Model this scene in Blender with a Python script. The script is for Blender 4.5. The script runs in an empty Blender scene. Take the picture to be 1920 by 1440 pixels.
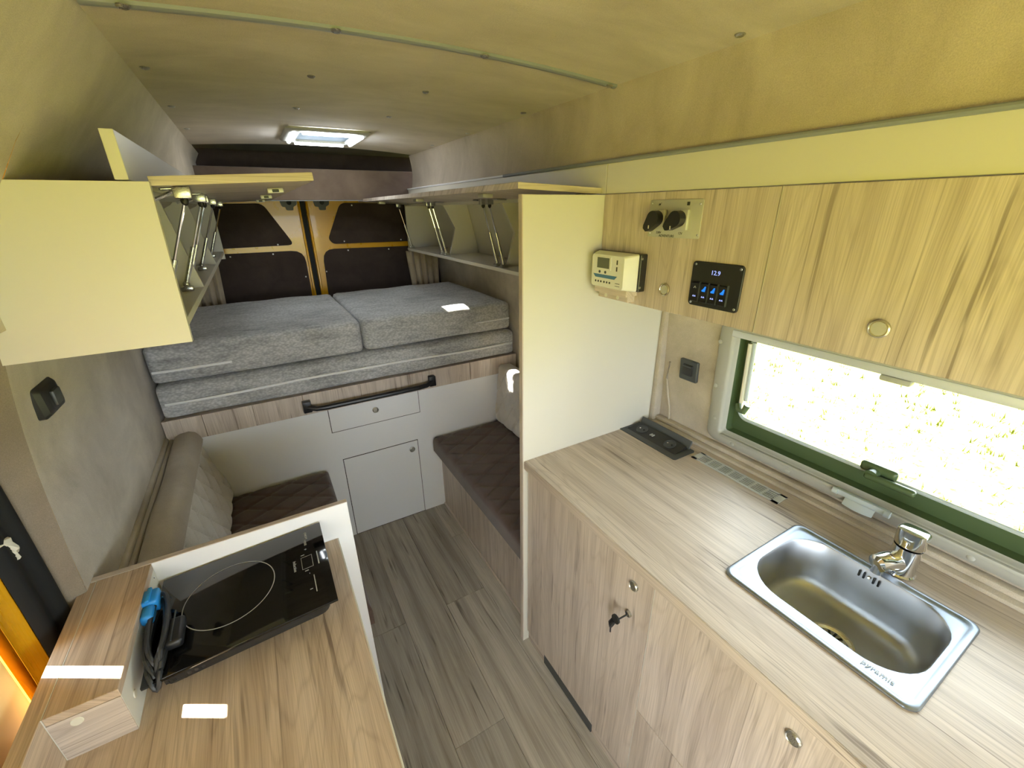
import bpy, bmesh, math, random
from mathutils import Vector, Matrix
random.seed(7)
scene = bpy.context.scene
C = scene.collection
R = math.radians

# ------------------------------------------------------------------ camera
cam_d = bpy.data.cameras.new('camera')
cam = bpy.data.objects.new('camera', cam_d)
C.objects.link(cam)
right = Vector((0.8641622, -0.50307577, -0.01176692))
down = Vector((-0.20120412, -0.32399789, -0.92441456))
fwd = Vector((0.46123811, 0.80121167, -0.38120765))
M = Matrix.Identity(4)
for i in range(3):
    M[i][0] = right[i]; M[i][1] = -down[i]; M[i][2] = -fwd[i]
M.translation = (0, 0, 1.65)
cam.matrix_world = M
cam_d.sensor_width = 36
cam_d.lens = 798.0 / 1920 * 36
cam_d.clip_start = 0.02
scene.camera = cam

# ------------------------------------------------------------------ light
world = bpy.data.worlds.new('sky')
scene.world = world
world.use_nodes = True
bg = world.node_tree.nodes['Background']
bg.inputs[0].default_value = (0.80, 0.90, 1.0, 1)
bg.inputs[1].default_value = 4.2
sun_d = bpy.data.lights.new('sun', 'SUN')
sun = bpy.data.objects.new('sun', sun_d)
C.objects.link(sun)
EL = R(55)
TO_SUN = Vector((-0.857 * math.cos(EL), 0.514 * math.cos(EL), math.sin(EL)))
sun.rotation_euler = TO_SUN.to_track_quat('Z', 'Y').to_euler()
sun_d.energy = 16
sun_d.angle = R(0.5)
sun_d.color = (1.0, 0.95, 0.86)
vs = scene.view_settings
vs.view_transform = 'Standard'
vs.look = 'None'
vs.gamma = 1
vs.use_curve_mapping = False
vs.exposure = 1.78
scene.cycles.max_bounces = 7
scene.cycles.diffuse_bounces = 4
scene.cycles.glossy_bounces = 4
scene.cycles.caustics_reflective = False
scene.cycles.caustics_refractive = False

# ------------------------------------------------------------------ materials
def nt(name):
    m = bpy.data.materials.new(name)
    m.use_nodes = True
    t = m.node_tree
    return m, t, t.nodes['Principled BSDF']

def N(t, kind, ins=None, **kw):
    n = t.nodes.new(kind)
    for k, v in kw.items():
        setattr(n, k, v)
    for k, v in (ins or {}).items():
        if isinstance(v, bpy.types.NodeSocket):
            t.links.new(v, n.inputs[k])
        else:
            n.inputs[k].default_value = v
    return n

def MA(t, op, a, b=0.0, c=None):
    ins = {0: a, 1: b}
    if c is not None:
        ins[2] = c
    return N(t, 'ShaderNodeMath', ins, operation=op).outputs[0]

def RAMP(t, fac, stops):
    n = N(t, 'ShaderNodeValToRGB', {0: fac})
    cr = n.color_ramp
    while len(cr.elements) < len(stops):
        cr.elements.new(0.5)
    for e, (p, c) in zip(cr.elements, stops):
        e.position = p
        e.color = (*c, 1)
    return n.outputs[0]

def MIX(t, fac, a, b, blend='MIX'):
    n = t.nodes.new('ShaderNodeMix')
    n.data_type = 'RGBA'
    n.blend_type = blend
    for s, v in ((n.inputs[0], fac), (n.inputs[6], a), (n.inputs[7], b)):
        if isinstance(v, bpy.types.NodeSocket):
            t.links.new(v, s)
        else:
            s.default_value = v if isinstance(v, float) else (*v, 1)
    return n.outputs[2]

def BUMP(t, bsdf, h, strength, dist=0.002):
    b = N(t, 'ShaderNodeBump', {'Height': h, 'Strength': strength, 'Distance': dist})
    t.links.new(b.outputs[0], bsdf.inputs['Normal'])

def plain(name, col, rough=0.5, metal=0.0, coat=0.0, spec=0.5, emit=None, estr=0.0):
    m, t, b = nt(name)
    b.inputs['Base Color'].default_value = (*col, 1)
    b.inputs['Roughness'].default_value = rough
    b.inputs['Metallic'].default_value = metal
    b.inputs['Coat Weight'].default_value = coat
    b.inputs['Specular IOR Level'].default_value = spec
    if emit:
        b.inputs['Emission Color'].default_value = (*emit, 1)
        b.inputs['Emission Strength'].default_value = estr
    # a trace of surface unevenness
    n = N(t, 'ShaderNodeTexNoise', {'Scale': 14.0, 'Detail': 3.0})
    r = MA(t, 'MULTIPLY_ADD', n.outputs[0], 0.08, rough - 0.04)
    t.links.new(r, b.inputs['Roughness'])
    return m

def wood(name, axis, light, mid, dark, rough=0.42, plank=0.14, crack=1.0, figure=0.55, tone=0.0):
    m, t, b = nt(name)
    pos = N(t, 'ShaderNodeNewGeometry').outputs['Position']
    rnd = N(t, 'ShaderNodeObjectInfo').outputs['Random']
    sep = N(t, 'ShaderNodeSeparateXYZ', {0: pos})
    ax = 'XYZ'.index(axis)
    o = [i for i in range(3) if i != ax]
    across = MA(t, 'ADD', sep.outputs[o[0]], sep.outputs[o[1]])
    across = MA(t, 'MULTIPLY_ADD', rnd, 3.1, across)
    along = MA(t, 'MULTIPLY_ADD', rnd, 5.3, sep.outputs[ax])
    # slow wander of the grain
    wv = N(t, 'ShaderNodeCombineXYZ', {0: MA(t, 'MULTIPLY', across, 7.0), 1: MA(t, 'MULTIPLY', along, 1.6)})
    wn = N(t, 'ShaderNodeTexNoise', {'Vector': wv.outputs[0], 'Scale': 1.0, 'Detail': 2.0})
    acr2 = MA(t, 'MULTIPLY_ADD', wn.outputs[0], 0.035, across)
    # staves
    cell = MA(t, 'FLOOR', MA(t, 'DIVIDE', across, plank))
    wn2 = N(t, 'ShaderNodeTexWhiteNoise', {'W': cell}, noise_dimensions='1D')
    along2 = MA(t, 'MULTIPLY_ADD', wn2.outputs[0], 9.0, along)
    def streak(sa, sl, det):
        v = N(t, 'ShaderNodeCombineXYZ', {0: MA(t, 'MULTIPLY', acr2, sa), 1: MA(t, 'MULTIPLY', along2, sl)})
        return N(t, 'ShaderNodeTexNoise', {'Vector': v.outputs[0], 'Scale': 1.0, 'Detail': det, 'Roughness': 0.6}).outputs[0]
    bands = streak(22.0, 0.8, 3.0)
    fine = streak(420.0, 5.0, 3.0)
    crk = streak(75.0, 2.2, 2.0)
    blot = streak(14.0, 3.2, 2.0)
    fig = streak(7.0, 0.75, 1.5)
    lin = MA(t, 'ABSOLUTE', MA(t, 'SUBTRACT', MA(t, 'FRACT', MA(t, 'MULTIPLY', fig, 23.0)), 0.5))
    col = RAMP(t, bands, [(0.36, tuple(c * 0.93 for c in mid)), (0.57, light)])
    col = MIX(t, MA(t, 'MULTIPLY', wn2.outputs[0], 0.30), col, mid)
    f = RAMP(t, fine, [(0.34, (0.70, 0.68, 0.66)), (0.60, (1, 1, 1))])
    col = MIX(t, 0.7, col, f, 'MULTIPLY')
    ln = RAMP(t, lin, [(0.0, (0.74, 0.71, 0.68)), (0.16, (1, 1, 1))])
    col = MIX(t, figure, col, ln, 'MULTIPLY')
    k = RAMP(t, crk, [(0.58, (0, 0, 0)), (0.635, (1, 1, 1))])
    k2 = RAMP(t, blot, [(0.48, (0.0, 0.0, 0.0)), (0.64, (1, 1, 1))])
    kk = MA(t, 'MULTIPLY', MA(t, 'MULTIPLY', k, k2), 0.75 * crack)
    col = MIX(t, kk, col, dark)
    sm = RAMP(t, blot, [(0.56, (0, 0, 0)), (0.80, (1, 1, 1))])
    col = MIX(t, MA(t, 'MULTIPLY', sm, 0.22 * crack), col, tuple(c * 0.55 for c in mid))
    # seam between staves
    fr = MA(t, 'FRACT', MA(t, 'DIVIDE', across, plank))
    seam = MA(t, 'LESS_THAN', fr, 0.012)
    col = MIX(t, MA(t, 'MULTIPLY', seam, 0.35), col, dark)
    if tone:
        tn = MA(t, 'MULTIPLY_ADD', rnd, tone, 1.0 - tone * 0.6)
        col = MIX(t, 1.0, col, N(t, 'ShaderNodeCombineXYZ', {0: tn, 1: tn, 2: tn}).outputs[0], 'MULTIPLY')
    t.links.new(col, b.inputs['Base Color'])
    b.inputs['Roughness'].default_value = rough
    BUMP(t, b, fine, 0.12, 0.001)
    return m

def fabric(name, c1, c2, scale=5.0, rough=0.95, sheen=0.25, bump=0.25, fscale=600.0, stretch=(1, 1, 1)):
    m, t, b = nt(name)
    pos = N(t, 'ShaderNodeNewGeometry').outputs['Position']
    mp = N(t, 'ShaderNodeMapping', {'Vector': pos, 'Scale': stretch})
    n1 = N(t, 'ShaderNodeTexNoise', {'Vector': mp.outputs[0], 'Scale': scale, 'Detail': 5.0, 'Roughness': 0.62, 'Distortion': 0.4})
    n2 = N(t, 'ShaderNodeTexNoise', {'Vector': pos, 'Scale': fscale, 'Detail': 2.0})
    col = RAMP(t, n1.outputs[0], [(0.30, c1), (0.68, c2)])
    g = RAMP(t, n2.outputs[0], [(0.3, (0.86, 0.86, 0.86)), (0.7, (1.08, 1.08, 1.08))])
    col = MIX(t, 1.0, col, g, 'MULTIPLY')
    t.links.new(col, b.inputs['Base Color'])
    b.inputs['Roughness'].default_value = rough
    b.inputs['Specular IOR Level'].default_value = 0.15
    b.inputs['Sheen Weight'].default_value = sheen
    b.inputs['Sheen Roughness'].default_value = 0.6
    BUMP(t, b, n2.outputs[0], bump, 0.002)
    return m

def mattress_mat():
    m, t, b = nt('mattress_knit')
    pos = N(t, 'ShaderNodeNewGeometry').outputs['Position']
    mp = N(t, 'ShaderNodeMapping', {'Vector': pos, 'Scale': (9, 45, 45)})
    n1 = N(t, 'ShaderNodeTexNoise', {'Vector': mp.outputs[0], 'Scale': 1.0, 'Detail': 5.0, 'Roughness': 0.65, 'Distortion': 0.6})
    n3 = N(t, 'ShaderNodeTexNoise', {'Vector': pos, 'Scale': 3.5, 'Detail': 2.0})
    mix = MA(t, 'MULTIPLY_ADD', n3.outputs[0], 0.45, MA(t, 'MULTIPLY', n1.outputs[0], 0.62))
    col = RAMP(t, mix, [(0.36, (0.30, 0.30, 0.30)), (0.50, (0.47, 0.47, 0.46)), (0.66, (0.62, 0.615, 0.60))])
    v = N(t, 'ShaderNodeTexVoronoi', {'Vector': N(t, 'ShaderNodeMapping', {'Vector': pos, 'Scale': (85, 85, 150), 'Rotation': (0.0, 0.5, 0.3)}).outputs[0], 'Scale': 1.0})
    g = RAMP(t, v.outputs['Distance'], [(0.1, (1.1, 1.1, 1.1)), (0.75, (0.62, 0.62, 0.62))])
    col = MIX(t, 0.8, col, g, 'MULTIPLY')
    t.links.new(col, b.inputs['Base Color'])
    b.inputs['Roughness'].default_value = 0.9
    b.inputs['Specular IOR Level'].default_value = 0.2
    b.inputs['Sheen Weight'].default_value = 0.25
    BUMP(t, b, v.outputs['Distance'], -0.8, 0.004)
    return m

def steel(name, col, rough, stretch):
    m, t, b = nt(name)
    pos = N(t, 'ShaderNodeNewGeometry').outputs['Position']
    mp = N(t, 'ShaderNodeMapping', {'Vector': pos, 'Scale': stretch})
    n = N(t, 'ShaderNodeTexNoise', {'Vector': mp.outputs[0], 'Scale': 1.0, 'Detail': 3.0})
    b.inputs['Base Color'].default_value = (*col, 1)
    b.inputs['Metallic'].default_value = 1.0
    t.links.new(MA(t, 'MULTIPLY_ADD', n.outputs[0], 0.12, rough - 0.06), b.inputs['Roughness'])
    BUMP(t, b, n.outputs[0], 0.04, 0.0005)
    return m

OAK_L, OAK_M, OAK_D = (0.70, 0.605, 0.515), (0.56, 0.47, 0.39), (0.16, 0.11, 0.08)
W_Y = wood('oak_laminate_lengthwise', 'Y', OAK_L, OAK_M, OAK_D, figure=0.4)
W_Z = wood('oak_laminate_upright', 'Z', OAK_L, OAK_M, OAK_D, crack=0.85, figure=0.34, plank=0.17)
W_X = wood('oak_laminate_crosswise', 'X', OAK_L, OAK_M, OAK_D)
W_T = wood('oak_tabletop', 'Y', (0.69, 0.545, 0.395), (0.54, 0.405, 0.28), (0.14, 0.09, 0.06), plank=0.2)
FLOORW = wood('grey_oak_vinyl', 'Y', (0.58, 0.525, 0.435), (0.37, 0.325, 0.26), (0.10, 0.08, 0.06), rough=0.5, plank=5.0, crack=1.2, figure=0.15, tone=0.42)
CREAM = plain('cream_laminate', (0.68, 0.655, 0.57), 0.42)
WHITE = plain('white_laminate', (0.84, 0.84, 0.84), 0.4)
SUEDE = fabric('beige_suede', (0.36, 0.305, 0.225), (0.64, 0.565, 0.45), 3.2)
SUEDE_D = fabric('ceiling_suede', (0.40, 0.335, 0.26), (0.58, 0.50, 0.405), 3.4, stretch=(0.8, 1.6, 1))
JAMB = fabric('shaded_jamb_suede', (0.20, 0.165, 0.12), (0.27, 0.225, 0.165), 5.0)  # wall suede darkened to paint in the shade on the pillar return
PLUSH = fabric('dark_carpet_and_recess_shade', (0.040, 0.027, 0.022), (0.060, 0.043, 0.034), 9.0, sheen=0.1)
PLUSH_H = fabric('brown_header_carpet', (0.16, 0.115, 0.092), (0.22, 0.165, 0.135), 7.0, sheen=0.15)
BROWNQ = fabric('brown_quilt', (0.075, 0.045, 0.034), (0.12, 0.076, 0.058), 8.0, sheen=0.3)
BEIGEQ = fabric('ivory_quilt', (0.60, 0.56, 0.49), (0.70, 0.66, 0.60), 8.0, sheen=0.3)
BACKF = fabric('taupe_backrest_fabric', (0.40, 0.34, 0.26), (0.48, 0.42, 0.33), 8.0)
CURT = fabric('tan_curtain', (0.34, 0.27, 0.17), (0.44, 0.36, 0.24), 12.0)
MATT = mattress_mat()
ZIP = plain('pale_zip_tape', (0.86, 0.86, 0.85), 0.7)
STEEL = steel('brushed_steel', (0.31, 0.345, 0.40), 0.42, (300, 8, 300))
STEELB = steel('bowl_steel', (0.50, 0.515, 0.54), 0.36, (60, 60, 4))
CHROME = plain('chrome', (0.85, 0.86, 0.87), 0.07, 1.0)
ALU = steel('satin_aluminium', (0.72, 0.76, 0.78), 0.45, (20, 300, 20))
ALU.node_tree.nodes['Principled BSDF'].inputs['Metallic'].default_value = 0.5
ZINC = plain('zinc_strut', (0.55, 0.56, 0.54), 0.28, 1.0)
GREYM = plain('grey_trim', (0.25, 0.27, 0.30), 0.5)
BLACK = plain('black_plastic', (0.018, 0.019, 0.02), 0.42)
BLACKM = plain('black_metal', (0.012, 0.012, 0.014), 0.38)
RUBBER = plain('black_rubber', (0.011, 0.012, 0.012), 0.65, spec=0.25)
GLASSB = plain('black_hob_glass', (0.006, 0.006, 0.006), 0.06, 0.0, 0.0, 0.5)
SOCK = plain('anthracite_socket', (0.055, 0.062, 0.064), 0.42)
YELLOW = plain('yellow_paint', (0.62, 0.32, 0.008), 0.28, coat=0.15)
PEACH = plain('sunlit_yellow_door', (0.86, 0.60, 0.24), 0.5)  # yellow door made paler, with sunlight painted into its colour
CLIP = plain('ivory_clip', (0.72, 0.69, 0.56), 0.5)
WFRAME = plain('window_frame_grey', (0.43, 0.43, 0.385), 0.45)
WDARK = plain('dark_green_seal', (0.075, 0.115, 0.05), 0.25)
WALU = plain('grey_window_bead', (0.50, 0.57, 0.59), 0.3)
BLUEP = plain('blue_plug', (0.02, 0.26, 0.68), 0.4)
PRINT = plain('grey_print', (0.42, 0.43, 0.43), 0.5)
INK = plain('black_print', (0.03, 0.03, 0.025), 0.6)
CTRLW = plain('controller_white', (0.74, 0.74, 0.66), 0.45)
CTRLB = plain('controller_blue', (0.06, 0.18, 0.32), 0.45)
LCD = plain('lcd_olive', (0.10, 0.11, 0.075), 0.25)
PANELG = plain('satin_switch_plate', (0.56, 0.555, 0.48), 0.4, 0.4)
LED = plain('led_tube', (1, 1, 1), 0.5, emit=(0.88, 0.95, 1.0), estr=12.0)
BLUELED = plain('blue_led', (0.0, 0.02, 0.1), 0.4, emit=(0.10, 0.22, 1.0), estr=1.6)
WHLED = plain('white_led', (0.1, 0.1, 0.2), 0.4, emit=(0.35, 0.45, 1.0), estr=0.35)
CYLED = plain('cyan_led', (0.0, 0.05, 0.1), 0.4, emit=(0.02, 0.25, 1.0), estr=0.28)
def blind_mat():
    m, t, b = nt('hatch_blind')
    b.inputs['Base Color'].default_value = (0.42, 0.50, 0.58, 1)
    b.inputs['Roughness'].default_value = 0.6
    tr = N(t, 'ShaderNodeBsdfTranslucent', {0: (0.50, 0.66, 0.82, 1)})
    mx = N(t, 'ShaderNodeMixShader', {0: 0.10, 1: b.outputs[0], 2: tr.outputs[0]})
    t.links.new(mx.outputs[0], t.nodes['Material Output'].inputs[0])
    return m
HATCH = blind_mat()
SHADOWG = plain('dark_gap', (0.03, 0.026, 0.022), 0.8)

def glass_mat():
    m, t, b = nt('acrylic_pane')
    out = t.nodes['Material Output']
    tr = N(t, 'ShaderNodeBsdfTransparent', {0: (0.97, 0.985, 0.96, 1)})
    gl = N(t, 'ShaderNodeBsdfGlossy', {'Roughness': 0.03})
    fr = N(t, 'ShaderNodeFresnel', {'IOR': 1.45})
    mx = N(t, 'ShaderNodeMixShader', {0: fr.outputs[0], 1: tr.outputs[0], 2: gl.outputs[0]})
    t.links.new(mx.outputs[0], out.inputs[0])
    t.nodes.remove(b)
    return m
PANE = glass_mat()

def ground_mat():
    m, t, b = nt('meadow')
    pos = N(t, 'ShaderNodeNewGeometry').outputs['Position']
    n1 = N(t, 'ShaderNodeTexNoise', {'Vector': pos, 'Scale': 1.4, 'Detail': 4.0})
    n2 = N(t, 'ShaderNodeTexNoise', {'Vector': pos, 'Scale': 20.0, 'Detail': 3.0, 'Roughness': 0.6})
    c = RAMP(t, n1.outputs[0], [(0.3, (0.33, 0.325, 0.045)), (0.7, (0.42, 0.405, 0.095))])
    g = RAMP(t, n2.outputs[0], [(0.28, (0.02, 0.03, 0.0)), (0.35, (0.6, 0.66, 0.05)), (0.50, (1, 1, 1))])
    t.links.new(MIX(t, 1.0, c, g, 'MULTIPLY'), b.inputs['Base Color'])
    b.inputs['Roughness'].default_value = 0.95
    return m
MEADOW = ground_mat()
BLADE = plain('grass_blade', (0.035, 0.042, 0.006), 0.9, spec=0.0)

# ------------------------------------------------------------------ mesh helpers
class B:
    def __init__(self):
        self.bm = bmesh.new()
    def box(self, x0, x1, y0, y1, z0, z1, bev=0.0, seg=2, mat=None):
        m = Matrix.Translation(((x0 + x1) / 2, (y0 + y1) / 2, (z0 + z1) / 2)) @ Matrix.Diagonal((abs(x1 - x0), abs(y1 - y0), abs(z1 - z0), 1))
        if mat is not None:
            m = mat @ m
        r = bmesh.ops.create_cube(self.bm, size=1, matrix=m)
        if bev > 0:
            es = list({e for v in r['verts'] for e in v.link_edges})
            bmesh.ops.bevel(self.bm, geom=es, offset=bev, segments=seg, profile=0.5, affect='EDGES')
        return self
    def cyl(self, p0, p1, r0, r1=None, n=14, cap=True):
        p0, p1 = Vector(p0), Vector(p1)
        d = p1 - p0
        q = d.to_track_quat('Z', 'Y').to_matrix().to_4x4()
        m = Matrix.Translation((p0 + p1) / 2) @ q
        bmesh.ops.create_cone(self.bm, cap_ends=cap, segments=n, radius1=r0, radius2=r0 if r1 is None else r1, depth=d.length, matrix=m)
        return self
    def ball(self, p, r, n=10, sc=(1, 1, 1)):
        bmesh.ops.create_uvsphere(self.bm, u_segments=n, v_segments=max(6, n // 2 + 1), radius=r, matrix=Matrix.Translation(p) @ Matrix.Diagonal((*sc, 1)))
        return self
    def tube(self, pts, r, n=8, closed=False):
        pts = [Vector(p) for p in pts]
        rings = []
        up = Vector((0, 0, 1))
        L = len(pts)
        for i, p in enumerate(pts):
            a = pts[(i - 1) % L] if (closed or i > 0) else p
            b = pts[(i + 1) % L] if (closed or i < L - 1) else p
            d = (b - a).normalized()
            s = d.cross(up)
            if s.length < 1e-3:
                s = d.cross(Vector((1, 0, 0)))
            s.normalize()
            u = s.cross(d)
            rr = r[i] if isinstance(r, (list, tuple)) else r
            rings.append([self.bm.verts.new(p + (s * math.cos(2 * math.pi * k / n) + u * math.sin(2 * math.pi * k / n)) * rr) for k in range(n)])
        self.loft(rings, closed_ring=True, wrap=closed)
        if not closed:
            for ring in (rings[0][::-1], rings[-1]):
                try:
                    self.bm.faces.new(ring)
                except ValueError:
                    pass
        return self
    def loft(self, rings, closed_ring=True, wrap=False):
        nr = len(rings)
        for i in range(nr if wrap else nr - 1):
            a, b = rings[i], rings[(i + 1) % nr]
            n = len(a)
            for k in range(n if closed_ring else n - 1):
                k2 = (k + 1) % n
                try:
                    self.bm.faces.new((a[k], a[k2], b[k2], b[k]))
                except ValueError:
                    pass
        return self
    def ring(self, pts):
        return [self.bm.verts.new(p) for p in pts]
    def prism(self, poly, axis, a, b):
        """poly: 2-D points in the two axes other than `axis`, extruded a..b along it"""
        o = [i for i in range(3) if i != 'XYZ'.index(axis)]
        ax = 'XYZ'.index(axis)
        def mk(p, v):
            c = [0, 0, 0]; c[o[0]] = p[0]; c[o[1]] = p[1]; c[ax] = v
            return self.bm.verts.new(c)
        A = [mk(p, a) for p in poly]
        Bv = [mk(p, b) for p in poly]
        self.bm.faces.new(A); self.bm.faces.new(Bv[::-1])
        for k in range(len(poly)):
            k2 = (k + 1) % len(poly)
            self.bm.faces.new((A[k2], A[k], Bv[k], Bv[k2]))
        bmesh.ops.recalc_face_normals(self.bm, faces=self.bm.faces)
        return self
    def surf(self, fn, us, vs_):
        g = [[self.bm.verts.new(fn(u, v)) for v in vs_] for u in us]
        for i in range(len(us) - 1):
            for j in range(len(vs_) - 1):
                self.bm.faces.new((g[i][j], g[i + 1][j], g[i + 1][j + 1], g[i][j + 1]))
        return self
    def lathe(self, prof, c, axis='Z', n=24, sc=(1, 1)):
        rings = []
        for r, h in prof:
            pts = []
            for k in range(n):
                a = 2 * math.pi * k / n
                u, v = max(r, 1e-4) * math.cos(a) * sc[0], max(r, 1e-4) * math.sin(a) * sc[1]
                if axis == 'Z':
                    pts.append((c[0] + u, c[1] + v, c[2] + h))
                elif axis == 'X':
                    pts.append((c[0] + h, c[1] + u, c[2] + v))
                else:
                    pts.append((c[0] + u, c[1] + h, c[2] + v))
            rings.append(self.ring(pts))
        self.loft(rings)
        self.bm.faces.new(rings[0][::-1]); self.bm.faces.new(rings[-1])
        bmesh.ops.recalc_face_normals(self.bm, faces=self.bm.faces)
        return self

def linspace(a, b, n):
    return [a + (b - a) * i / (n - 1) for i in range(n)]

def finish(name, b, smooth=True, ang=35):
    bm = b.bm
    me = bpy.data.meshes.new(name)
    if smooth:
        bm.normal_update()
        for f in bm.faces:
            f.smooth = True
        for e in bm.edges:
            if len(e.link_faces) == 2:
                e.smooth = e.calc_face_angle(0) < R(ang)
    bm.to_mesh(me)
    bm.free()
    return me

def origin(o):
    return Vector(o['base']) if o is not None and 'base' in o else Vector((0, 0, 0))

def part(name, b, mat, parent=None, smooth=True, ang=35, label=None):
    base = origin(parent)
    if base.length > 0:
        bmesh.ops.translate(b.bm, verts=b.bm.verts, vec=-base)
    o = bpy.data.objects.new(name, finish(name, b, smooth, ang))
    o.data.materials.append(mat)
    C.objects.link(o)
    if parent is not None:
        o.parent = parent
        o['base'] = list(base)
    if label:
        o['label'] = label
    return o

BASED = []
def thing(name, label, cat, loc=(0, 0, 0), group=None):
    o = bpy.data.objects.new(name, None)
    C.objects.link(o)
    o.location = loc
    o.empty_display_size = 0.05
    o['base'] = list(loc)
    o['label'] = label
    o['category'] = cat
    if group:
        o['group'] = group
    return o

def tag(o, label, cat, group=None):
    o['label'] = label
    o['category'] = cat
    if group:
        o['group'] = group
    return o

def struct(name, b, mat, label, smooth=True, ang=35, cat=None):
    o = part(name, b, mat, None, smooth, ang, label)
    o['kind'] = 'structure'
    return o

def sgroup(name, label, loc=(0, 0, 0)):
    o = bpy.data.objects.new(name, None)
    C.objects.link(o)
    o.location = loc
    o['base'] = list(loc)
    o['label'] = label
    o['kind'] = 'structure'
    return o

def share(name, me, loc, parent, rot=None):
    o = bpy.data.objects.new(name, me)
    C.objects.link(o)
    o.location = Vector(loc) - origin(parent)
    if rot is not None:
        o.rotation_euler = rot
    o.parent = parent
    o['base'] = list(origin(parent))
    return o

def mesh_of(name, b, mat, ang=35):
    me = finish(name, b, True, ang)
    me.materials.append(mat)
    return me

ROT_X = Matrix(((0, 0, -1), (-1, 0, 0), (0, 1, 0)))        # reads on a face looking to -X
def text(name, body, size, pos, rot, mat, parent, depth=0.0003, align='CENTER'):
    cu = bpy.data.curves.new(name, 'FONT')
    cu.body = body
    cu.size = size
    cu.extrude = depth
    cu.align_x = align
    cu.align_y = 'CENTER'
    cu.materials.append(mat)
    tmp = bpy.data.objects.new(name, cu)
    C.objects.link(tmp)
    dg = bpy.context.evaluated_depsgraph_get()
    me = bpy.data.meshes.new_from_object(tmp.evaluated_get(dg))
    bpy.data.objects.remove(tmp)
    bpy.data.curves.remove(cu)
    if not me.materials:
        me.materials.append(mat)
    o = bpy.data.objects.new(name, me)
    C.objects.link(o)
    m = rot.to_4x4()
    m.translation = Vector(pos) - origin(parent)
    o.matrix_local = m
    o.parent = parent
    return o

def rr(cx, cy, hx, hy, r, n=6):
    """rounded rectangle, counter-clockwise"""
    r = min(r, hx - 1e-4, hy - 1e-4)
    pts = []
    for (sx, sy, a0) in ((1, 1, 0), (-1, 1, 90), (-1, -1, 180), (1, -1, 270)):
        for k in range(n + 1):
            a = R(a0 + 90 * k / n)
            pts.append((cx + sx * (hx - r) + r * math.cos(a), cy + sy * (hy - r) + r * math.sin(a)))
    return pts

def sstep(a, b, x):
    t = min(1, max(0, (x - a) / (b - a)))
    return t * t * (3 - 2 * t)

def interp(tab, z):
    if z <= tab[0][0]:
        return tab[0][1]
    for (z0, x0), (z1, x1) in zip(tab, tab[1:]):
        if z <= z1:
            return x0 + (x1 - x0) * (z - z0) / (z1 - z0)
    return tab[-1][1]

# ================================================================== SETTING
# ground outside
g = B()
g.surf(lambda u, v: (u, v, -0.62 + 0.06 * math.sin(u * 0.9 + 1) * math.sin(v * 0.7)), linspace(-40, 40, 41), linspace(-40, 40, 41))
ground = struct('ground', g, MEADOW, 'sunlit pale green meadow outside the van window')
# grass tufts in the strip the window shows
vs_, fs_ = [], []
for i in range(2600):
    x = 2.6 + 11 * random.random() ** 1.3
    y = -3.5 + 9.5 * random.random()
    z = -0.62 + 0.06 * math.sin(x * 0.9 + 1) * math.sin(y * 0.7)
    for j in range(5):
        a = random.random() * 6.28
        h = random.uniform(0.03, 0.085)
        w = random.uniform(0.004, 0.009)
        bx, by = x + random.gauss(0, 0.02), y + random.gauss(0, 0.02)
        lx, ly = random.gauss(0, 0.02), random.gauss(0, 0.02)
        k = len(vs_)
        vs_ += [(bx - w * math.cos(a), by - w * math.sin(a), z), (bx + w * math.cos(a), by + w * math.sin(a), z), (bx + lx, by + ly, z + h)]
        fs_.append((k, k + 1, k + 2))
me = bpy.data.meshes.new('grass')
me.from_pydata(vs_, [], fs_)
me.materials.append(BLADE)
gr = bpy.data.objects.new('grass', me)
C.objects.link(gr)
gr['kind'] = 'stuff'
tag(gr, 'short grass tufts on the meadow outside the window', 'grass')

# floor: boards
floor = sgroup('floor', 'grey-brown oak plank floor of the gangway')
part('floor_base', B().box(-0.56, 1.27, -1.7, 3.2, -0.06, -0.012), SHADOWG, floor)
PW = 0.187
cols = [(-0.56, -0.315), (-0.315, -0.128), (-0.128, 0.059), (0.059, 0.244), (0.244, 0.43), (0.43, 0.618), (0.618, 0.805), (0.805, 0.99), (0.99, 1.26)]
joints = {0: [0.3], 1: [0.6, 1.7], 2: [0.2, 1.5], 3: [-0.2, 1.37], 4: [-0.5, 0.83], 5: [0.1, 1.365], 6: [0.45, 1.75], 7: [0.7], 8: [1.2]}
for ci, (a, b_) in enumerate(cols):
    ys = [-1.7] + joints[ci] + [2.9]
    for y0, y1 in zip(ys, ys[1:]):
        part('plank', B().box(a + 0.0005, b_ - 0.0005, y0 + 0.0006, y1 - 0.0006, -0.012, 0.0, 0.0008, 1), FLOORW, floor)

# left wall, upholstered and curving into the roof
LEFT = [(0, -0.47), (0.8, -0.468), (1.16, -0.452), (1.30, -0.442), (1.42, -0.425), (1.55, -0.392), (1.68, -0.345), (1.76, -0.297), (1.83, -0.246), (1.89, -0.200), (1.93, -0.172), (1.955, -0.158)]
def left_x(z, y):
    x = interp(LEFT, z)
    if z > 1.6:
        s = sstep(1.5, 2.65, y) * sstep(1.6, 1.72, z)
        x = x + (max(x, -0.182) - x) * s
    return x
zs = [0, 0.4, 0.8, 1.0, 1.16, 1.3, 1.42, 1.5, 1.55, 1.6, 1.64, 1.68, 1.72, 1.76, 1.80, 1.83, 1.86, 1.89, 1.91, 1.93, 1.955]
w = B()
def wl(z, y):
    yy = y
    if y <= 1.0801:          # soft front edge wrapped round the pillar
        yy = 1.075 + 0.012 * math.sin(z * 5)
    return (left_x(z, y), yy, z)
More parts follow.
